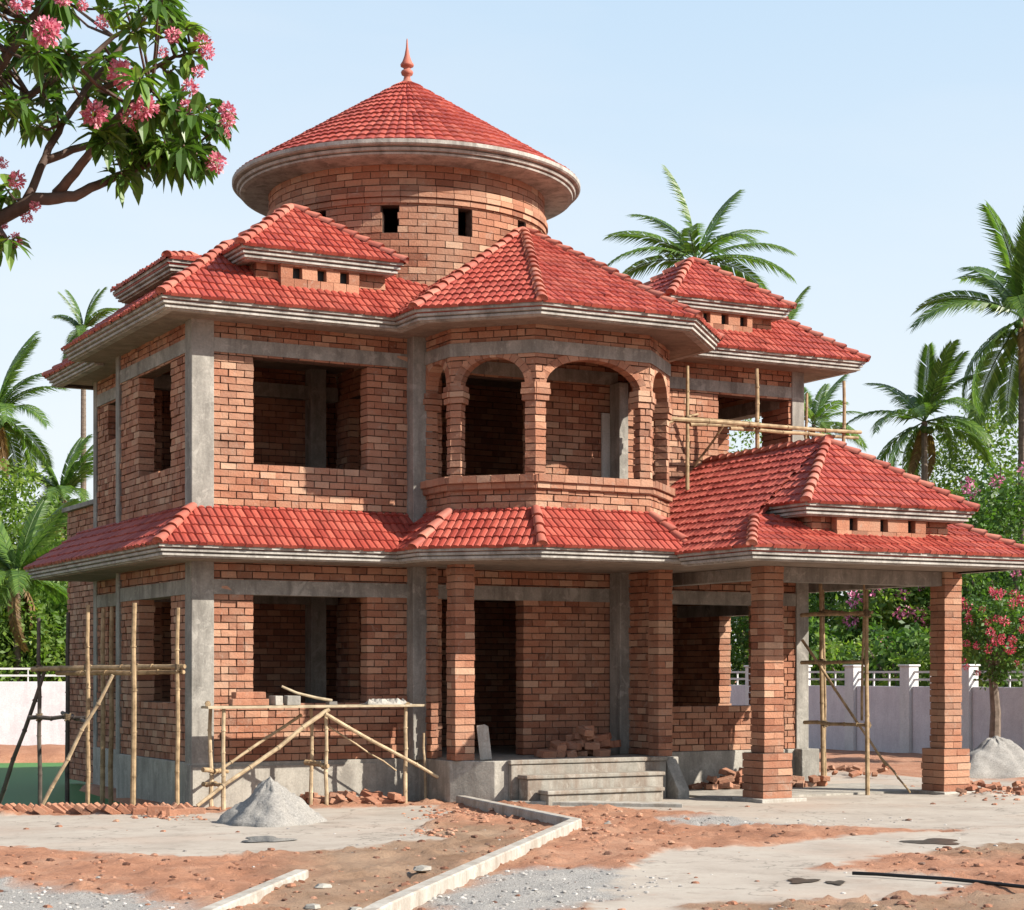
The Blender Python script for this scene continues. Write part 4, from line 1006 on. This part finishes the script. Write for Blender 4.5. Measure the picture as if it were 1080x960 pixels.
# ================================================================== PALMS
def frond_mesh(L, droop, seed, m=M_FROND, leaf=.62):
    r = random.Random(seed); mb = MB(); K = 16; pts = []; ang = 0; p = Vector((0, 0, 0)); a0 = 0
    for i in range(K+1):
        q = i/K; pts.append(p.copy()); a = a0-droop*q**1.4; p = p+Vector((math.cos(a), 0, math.sin(a)))*L/K
    mb.tube(pts, .03, .008, 5, tint=.45)
    NL = 64
    for k in range(NL):
        q = .12+.88*k/NL; f = q*K; i = min(int(f), K-1); c = pts[i].lerp(pts[i+1], f-i); d = (pts[i+1]-pts[i]).normalized()
        ll = leaf*L/3.6*(math.sin(math.pi*min(1, q*.82+.12))**.7)*1.25
        for sgn in (1, -1):
            if r.random() < .05: continue
            dn = Vector((0, sgn, 0)); up = d.cross(Vector((0, 1, 0))); up = up if up.z > 0 else -up
            dirv = (dn*1.0+d*(.55+.5*q)+up*(.16)).normalized(); e1 = c+dirv*ll*.5+Vector((0, 0, -.04*ll)); 
            e2 = c+dirv*ll*(.85+r.random()*.2)+Vector((0, 0, -ll*(.28+.35*r.random())))
            wd = d*.032; tt = r.random()*.75
            mb.add([c-wd*.6, c+wd*.6, e1+wd, e1-wd, e2], [(0, 1, 2, 3), (3, 2, 4)], 0, tt)
    o = mb.build('frond', m); me = o.data; bpy.data.objects.remove(o); return me
M_DRY = leafm('dry_frond', [(0, (.14, .08, .035)), (.6, (.26, .16, .07)), (1, (.38, .27, .13))], .25, .6)
DRY = frond_mesh(2.9, 1.5, 99, M_DRY, .40)
FR = [frond_mesh(3.6, d, 10+i) for i, d in enumerate((.55, .95, 1.35, 1.7))]
def palm(px, py, z, fl, label, fronds, trunk_r=.16, lean=0, seed=1, basey=0):
    """fronds: list of (azimuth in the picture plane 0=right 90=away, rise in degrees, droop kind)"""
    c = at(px, py, z); r = random.Random(seed)
    root = empty('palm_tree', (c.x+lean, c.y, 0), label, 'palm tree', 'coconut palms')
    mb = MB(); K = 16; pts = [Vector((c.x+lean*(1-q/K)**1.5, c.y, c.z*q/K)) for q in range(K+1)]
    mb.tube(pts, trunk_r, trunk_r*.62, 10)
    H = c.z; nring = int(H/.25)
    for i in range(nring):
        q = i/nring; p = Vector((c.x+lean*(1-q)**1.5, c.y, H*q)); rr = trunk_r*(1-.38*q)
        mb.tube([p, p+Vector((0, 0, .05))], rr*1.06, rr*1.0, 10)
    t = mb.build('trunk', M_BARK, root)
    for k in range(5):                       # nuts in the crown
        a = r.random()*6.3; p = c+Vector((math.cos(a)*.22, math.sin(a)*.22, -.2-.1*r.random())); mb = MB()
        mb.lathe((p.x, p.y), [(.001, p.z-.14), (.09, p.z-.09), (.12, p.z), (.08, p.z+.09), (.001, p.z+.12)], 8, tint=.3); mb.build('coconut', M_FROND, root, smooth=True)
    fronds = list(fronds)+[(r.uniform(0, 360), r.uniform(-62, -40), 9) for _ in range(r.randint(2, 4))]
    for (az, el, kind) in fronds:
        o = bpy.data.objects.new('frond', DRY if kind == 9 else FR[kind]); COL.objects.link(o); o.parent = root
        a = R(az)-YAW; s = fl/3.6*r.uniform(.9, 1.08)
        o.matrix_parent_inverse = Matrix.Identity(4)
        o.location = (c.x-root.location.x, c.y-root.location.y, c.z); o.rotation_mode = 'XYZ'
        rot = Matrix.Rotation(a, 4, 'Z') @ Matrix.Rotation(-R(el), 4, 'Y') @ Matrix.Rotation(r.uniform(-.5, .5), 4, 'X')
        o.rotation_euler = rot.to_euler(); o.scale = (s, s, s)
def full(n, seed, els=(70, 40, 15, -15)):
    r = random.Random(seed); o = []
    for i in range(n):
        lv = i % len(els); o.append((i*137.5+r.uniform(-12, 12), els[lv]+r.uniform(-9, 9), min(3, max(0, lv if lv < 2 else 2))))
    return o
palm(735, 276, 70, 3.65, 'tall coconut palm behind the house, its crown above the right wing roof', [(165, 84, 0), (10, 70, 0), (150, 58, 1), (15, 46, 1), (178, 36, 1), (5, 28, 1), (195, 22, 2), (345, 8, 1), (185, 6, 2), (30, 8, 2), (250, 35, 2), (300, 30, 2), (100, 40, 1)], seed=3)
palm(975, 445, 62, 2.85, 'middle height coconut palm right of the portico roof, left of the tallest right palm', full(20, 5, (76, 48, 22, 0, -30)), seed=5)
palm(1079, 335, 62, 4.0, 'tall coconut palm cut by the right edge of the picture', full(22, 9, (78, 52, 25, 2, -35)), .22, seed=9)
palm(88, 350, 110, 2.9, 'slender distant coconut palm seen past the upper left eaves', full(17, 11, (75, 45, 12, -25)), .22, seed=11)
palm(-4, 438, 62, 3.0, 'coconut palm at the far left edge above the bushes', full(20, 14, (70, 42, 15, -15)), seed=14)
palm(18, 610, 47, 2.4, 'short young palm with low fronds over the left white wall', full(18, 31, (70, 45, 20, -5)), .12, seed=31)
palm(65, 524, 66, 2.5, 'low coconut palm directly left of the terrace parapet', full(20, 18, (74, 48, 20, -10)), seed=18)
palm(858, 448, 95, 3.0, 'far coconut palm just showing beside the right upper column', full(14, 21, (65, 35, 10)), seed=21)
palm(826, 352, 110, 3.2, 'farthest palm, only its crown tips showing behind the wing roof', full(10, 23, (65, 30, 8)), seed=23)

# ================================================================== TREES
def crown_mesh(seed, rx, ry, rz, nclump, nleaf, ls, spread=.42, flat=.8):
    r = random.Random(seed); mb = MB()
    for _ in range(nclump):
        while True:
            p = Vector((r.uniform(-1, 1), r.uniform(-1, 1), r.uniform(-1, 1)))
            if .35 < p.length < 1: break
        if r.random() < .6: p = p.normalized()*r.uniform(.7, 1.02)
        c = Vector((p.x*rx, p.y*ry, p.z*rz)); cr = spread*r.uniform(.6, 1.35); base = r.random()*.5
        for _ in range(nleaf):
            d = Vector((r.gauss(0, 1), r.gauss(0, 1), r.gauss(0, 1))).normalized(); q = c+Vector((d.x, d.y, d.z*flat))*cr*(r.random()**.5)
            ax = (d*.6+Vector((r.gauss(0, .6), r.gauss(0, .6), r.gauss(-.25, .4)))).normalized(); sd_ = ax.cross(Vector((r.gauss(0, 1), r.gauss(0, 1), r.gauss(0, 1)))).normalized(); s = ls*r.uniform(.6, 1.3)
            mb.add([q, q+ax*s*.5+sd_*s*.24, q+ax*s, q+ax*s*.5-sd_*s*.24], [(0, 1, 2, 3)], 0, min(1, base+r.random()*.5))
    return mb
def tree(px, ytop, z, rx, rz, label, m=M_FOL, seed=1, ncl=165, nl=64, ls=.19, flowers=None, nfl=0, cat='tree', name='broadleaf_tree', hc=None, group='trees behind the boundary walls', fr=.16):
    c = at(px, ytop, z); c.z -= rz; r = random.Random(seed)
    root = empty(name, (c.x, c.y, 0), label, cat, group)
    mb = crown_mesh(seed, rx, rx*.85, rz, ncl, nl, ls, rx*.24)
    mb.v = [Vector(v)+c for v in mb.v]; mb.build('crown', m, root)
    mb = MB(); top = c+Vector((0, 0, rz*.2)); tr = .05+.03*rx
    mb.tube([(c.x, c.y, -.1), (c.x+.05, c.y, c.z*.4), (c.x-.04, c.y, c.z*.75), top], tr*1.5, tr*.6, 8)
    for k in range(6):
        a = k*1.05+r.random(); b0 = Vector((c.x, c.y, max(.4*c.z, c.z-rz*.8))); e = c+Vector((math.cos(a)*rx*.65, math.sin(a)*rx*.55, rz*r.uniform(-.2, .6)))
        mb.tube([b0, b0.lerp(e, .5)+Vector((0, 0, .1*rx)), e], tr*.55, tr*.15, 6)
    mb.build('trunk', M_BARK, root)
    if flowers:
        for k in range(nfl):
            while True:
                p = Vector((r.uniform(-1, 1), r.uniform(-1, 1), r.uniform(-1, 1)))
                if .1 < p.length < 1: break
            p = p.normalized()
            if p.y*FY+p.x*FX > .25: p = -p
            q = c+Vector((p.x*rx, p.y*rx*.85, p.z*rz))*1.0; fb = MB()
            blossom(fb, q, fr*r.uniform(.6, 1.3), r, 26); fb.build('blossom', flowers, root)
def blossom(mb, c, rad, r, n=50):
    for _ in range(int(n*2.6)):
        d = Vector((r.gauss(0, 1), r.gauss(0, 1), r.gauss(0, 1))).normalized(); q = c+d*rad*r.uniform(.25, .8)
        s = rad*.36; sd_ = d.cross(Vector((r.gauss(0, 1), r.gauss(0, 1), r.gauss(0, 1)))).normalized(); d2 = (d+Vector((0, 0, r.uniform(-.4, .3)))).normalized()
        mb.add([q, q+d2*s*.6+sd_*s*.38, q+d2*s*1.1, q+d2*s*.6-sd_*s*.38], [(0, 1, 2, 3)], 0, r.random())
L_ = [(0, 492, 60, 2.6, 4.0, 'taller pale green tree at the far left edge, under the big palm crown', M_FOLP),
      (60, 540, 66, 2.8, 3.6, 'pale green tree far behind the left wall, under the low palm', M_FOLP),
      (-30, 600, 52, 2.6, 2.4, 'bright green broadleaf tree at the far left edge behind the white wall', M_FOLP),
      (35, 596, 56, 2.0, 2.2, 'bright bushy tree behind the white wall at the left, just beside the scaffold', M_FOLP),
      (98, 610, 58, 2.6, 2.6, 'darker bushy tree half hidden by the left corner of the house', M_FOL),
      (10, 628, 48, 1.9, 1.7, 'low bush rising directly over the left white wall', M_FOLP),
      (68, 636, 49, 1.6, 1.5, 'low dark bush over the left white wall next to the house', M_FOL)]
for i, (x, y, z, rx, rz, lb, m) in enumerate(L_): tree(x, y, z, rx, rz, lb, m, 30+i, 260, 62, ls=.2 if m is M_FOLP else .17)
R_ = [(1055, 428, 66, 3.6, 4.0, 'tall pale green tree behind the palms at the right', M_FOLP, None, 0),
      (1072, 492, 50, 2.7, 3.4, 'dark bougainvillea tree with pink blossom at the right edge', M_FOL, M_MAG, 34),
      (1012, 520, 66, 3.0, 3.6, 'dark tree between the middle palm and the bougainvillea', M_FOL, None, 0),
      (985, 535, 58, 2.6, 3.2, 'dark green tree behind the portico roof slope', M_FOL, None, 0),
      (940, 600, 50, 1.55, 2.0, 'pink flowering tree framed by the right portico pier', M_FOLP, M_MAG, 34),
      (885, 560, 60, 3.0, 3.6, 'dark leafy tree filling the gap between the portico piers', M_FOL, None, 0),
      (820, 590, 62, 2.8, 2.8, 'leafy tree seen through the ground floor side opening', M_FOL, None, 0),
      (785, 440, 75, 3.9, 5.6, 'tall leafy tree seen through the upper wing window', M_FOLP, None, 0),
      (1010, 610, 53, 2.2, 2.2, 'dark bush behind the wall between right pier and edge', M_FOL, None, 0)]
for i, (x, y, z, rx, rz, lb, m, fm, nf) in enumerate(R_): tree(x, y, z, rx, rz, lb, m, 60+i, 250, 62, flowers=fm, nfl=nf, fr=.20)
for i, x in enumerate((860, 905, 950, 1000, 1050, 1095)):
    tree(x, 655+(i % 2)*10, 49-i*1.4, 1.45, 1.4, ('low round hedge bush over the wall, first from the house corner', 'low hedge bush over the wall behind the bamboo scaffold', 'low hedge bush over the wall just left of the right pier', 'low hedge bush over the wall just right of the right pier', 'low hedge bush behind the red flowering tree', 'low hedge bush at the right edge of the picture')[i],
         (M_FOL, M_FOLP)[i % 2], 90+i, 70, 46, .2, cat='bush', name='bush', group='bushes over the right wall')
tree(1048, 622, 35.0, 1.0, .84, 'small red bougainvillea tree in front of the boundary wall, behind the gravel pile', M_FOL, 77, 110, 60, .10, flowers=M_RED, nfl=44, name='flowering_tree', group=None, fr=.10)

# ================================================================== NEAR FLOWERING TREE
ZT = 8.6; r = random.Random(5)
tb = at(-190, 700, ZT)
root = empty('flowering_tree', (tb.x, tb.y, 0), 'near pink flowering branch with glossy leaves reaching in at the upper left', 'tree')
def A(x, y, dz=0): return at(x, y, ZT+dz)
limbs = [([(-190, 420, 0), (-110, 300, 0), (-30, 243, 0), (40, 210, -.05), (80, 207, 0), (112, 190, .05), (150, 176, .1), (178, 166, .1)], .045, .010),
         ([(28, 212, 0), (48, 165, .1), (66, 130, .15), (90, 95, .2), (118, 60, .2), (150, 25, .3), (170, -10, .3)], .020, .008),
         ([(60, 205, 0), (85, 175, -.1), (110, 140, -.15), (135, 110, -.2), (160, 95, -.2)], .025, .008),
         ([(-110, 300, 0), (-60, 200, .2), (-10, 130, .25), (30, 100, .3), (80, 72, .3), (120, 40, .35), (170, 8, .3)], .024, .008),
         ([(-60, 200, .2), (-20, 100, -.2), (20, 40, -.3), (60, -20, -.3)], .035, .012),
         ([(45, 170, .1), (85, 155, .2), (130, 140, .25), (180, 120, .3), (215, 112, .3), (232, 108, .3)], .020, .007),
         ([(-30, 243, 0), (-5, 235, -.1), (15, 262, -.15)], .02, .006), ([(110, 92, .2), (150, 78, .1), (185, 60, 0), (205, 55, 0)], .014, .006)]
mb = MB(); cand = []
for pts, r0, r1 in limbs:
    P_ = [A(*q) for q in pts]; fine = []
    for i in range(len(P_)-1):
        for s in range(4): fine.append(P_[i].lerp(P_[i+1], s/4)+Vector((r.uniform(-.005, .005), r.uniform(-.005, .005), r.uniform(-.005, .005))))
    fine.append(P_[-1]); mb.tube(fine, r0, r1, 8); cand += fine
mb.tube([Vector((tb.x, tb.y, -.1)), Vector((tb.x+.05, tb.y, 1.2)), Vector((tb.x-.05, tb.y, 2.2)), A(-190, 420)], .16, .075, 12)
# leafy whorls
def inpoly(x, y, poly):
    c = False; n = len(poly)
    for i in range(n):
        (x0, y0), (x1, y1) = poly[i], poly[(i+1) % n]
        if (y0 > y) != (y1 > y) and x < (x1-x0)*(y-y0)/(y1-y0)+x0: c = not c
    return c
mass = [[(-160, -60), (175, -60), (190, 20), (170, 60), (140, 95), (95, 110), (70, 120), (20, 120), (0, 150), (-160, 300)],
        [(95, 125), (150, 105), (210, 100), (235, 125), (215, 165), (160, 165), (110, 155)]]
wh = []
for _ in range(150):
    while True:
        x, y = r.uniform(-160, 210), r.uniform(-60, 230)
        if inpoly(x, y, mass[0]): break
    wh.append((x, y, r.uniform(-.7, .7)))
for _ in range(34):
    while True:
        x, y = r.uniform(90, 240), r.uniform(95, 175)
        if inpoly(x, y, mass[1]): break
    wh.append((x, y, r.uniform(-.3, .35)))
wh += [(195, 22, 0), (178, 14, .1), (202, 60, 0), (185, 72, .1), (215, 118, .1), (232, 118, .1), (205, 155, .1), (215, 168, 0), (180, 172, .1), (190, 176, 0), (128, 182, 0), (136, 178, .1), (10, 262, -.1), (-4, 258, 0), (-5, 205, 0), (-20, 220, .2), (3, 195, 0), (165, 150, .1), (35, 130, .2), (60, 118, .1), (222, 150, .1)]
lf = MB(); tw = MB()
def leaf(mb, c, d, L, tint):
    up = Vector((0, 0, 1)); s = d.cross(up); s = s.normalized() if s.length > .05 else Vector((1, 0, 0)); nrm = s.cross(d).normalized(); wd = L*.185
    tip = c+d*L+Vector((0, 0, -L*.22)); m1 = c+d*L*.35+nrm*.004; m2 = c+d*L*.7+Vector((0, 0, -L*.08))
    vs = [c, m1+s*wd+nrm*.008, m2+s*wd*.85+nrm*.006, tip, m2-s*wd*.85+nrm*.006, m1-s*wd+nrm*.008, m1, m2]
    mb.add(vs, [(0, 1, 6), (1, 2, 7, 6), (2, 3, 7), (0, 6, 5), (6, 7, 4, 5), (7, 3, 4)], 0, tint)
ccen = A(20, 120)
for (x, y, dz) in wh:
    c = A(x, y, dz); q = min(cand, key=lambda k: (k-c).length+max(0, k.z-c.z)*.5)
    axis_ = (c-q).normalized()*.7+Vector((0, 0, .25))+(c-ccen).normalized()*.3; axis_.normalize()
    if (c-q).length < 1.2: tw.tube([q, q.lerp(c, .5)+Vector((0, 0, -.03)), c], .009, .004, 5)
    nl = r.randint(11, 17); e0 = axis_.orthogonal().normalized(); e1 = axis_.cross(e0); bt = r.random()*.5
    for k in range(nl):
        a = k*2.4+r.uniform(-.2, .2); sp = r.uniform(.7, 1.25)
        d = (axis_*r.uniform(-.1, .55)+(e0*math.cos(a)+e1*math.sin(a))*sp+Vector((0, 0, -.28))).normalized()
        leaf(lf, c-axis_*r.uniform(0, .06), d, r.uniform(.085, .145), min(1, bt+r.random()*.5))
mb.build('trunk', M_TWIG, root, smooth=True); tw.build('twigs', M_TWIG, root); lf.build('leaves', M_LEAF, root, smooth=False)
for (x, y, dpx, dz) in ((50, 33, 36, -.8), (22, 0, 30, -.7), (66, -2, 22, -.6), (128, 78, 34, -.4), (100, 120, 32, -.3), (152, 112, 32, -.35), (136, 124, 20, -.3), (182, 37, 20, -.1), (213, 45, 24, 0), (219, 56, 18, 0), (210, 75, 17, 0), (200, 93, 22, 0), (172, 55, 14, -.1),
                        (240, 117, 22, 0), (240, 128, 20, 0), (228, 172, 26, -.05), (197, 112, 18, -.2), (18, 190, 22, -.2), (3, 172, 14, -.2), (37, 218, 14, -.1), (16, 253, 18, -.1), (145, 132, 16, -.2), (107, 24, 18, -.5), (87, 6, 14, -.5), (3, 236, 15, 0), (28, 228, 16, 0), (238, 142, 14, 0)):
    c = A(x, y, dz); fb = MB(); blossom(fb, c, dpx/2/FPX*(ZT+dz)*.9, r, int(34+dpx*1.6)); fb.build('blossom', M_PINK, root)

# honest, darker base colours for everything that is not foliage
for m in bpy.data.materials:
    if not m.use_nodes or m.name in ('pond_water', 'black_rubber_and_shade', 'painted_shadow'): continue
    t = m.node_tree; b = t.nodes.get('Principled BSDF'); l = b.inputs['Base Color'].links
    k = 1.0 if m.name in ('pink_petal', 'red_petal', 'magenta_petal') else .76 if m.name in ('lime_washed_wall', 'white_paint') else .79 if m.name == 'brick_clay' else .80 if m.name == 'roof_tile_clay' else .92 if m.name in ('glossy_leaf', 'tree_foliage', 'pale_foliage', 'palm_frond') else .72 if m.name == 'site_ground' else .78
    if not l: continue
    src = l[0].from_socket; t.links.new(mixc(t, 1.0, src, (k, k, k), 'MULTIPLY'), b.inputs['Base Color'])
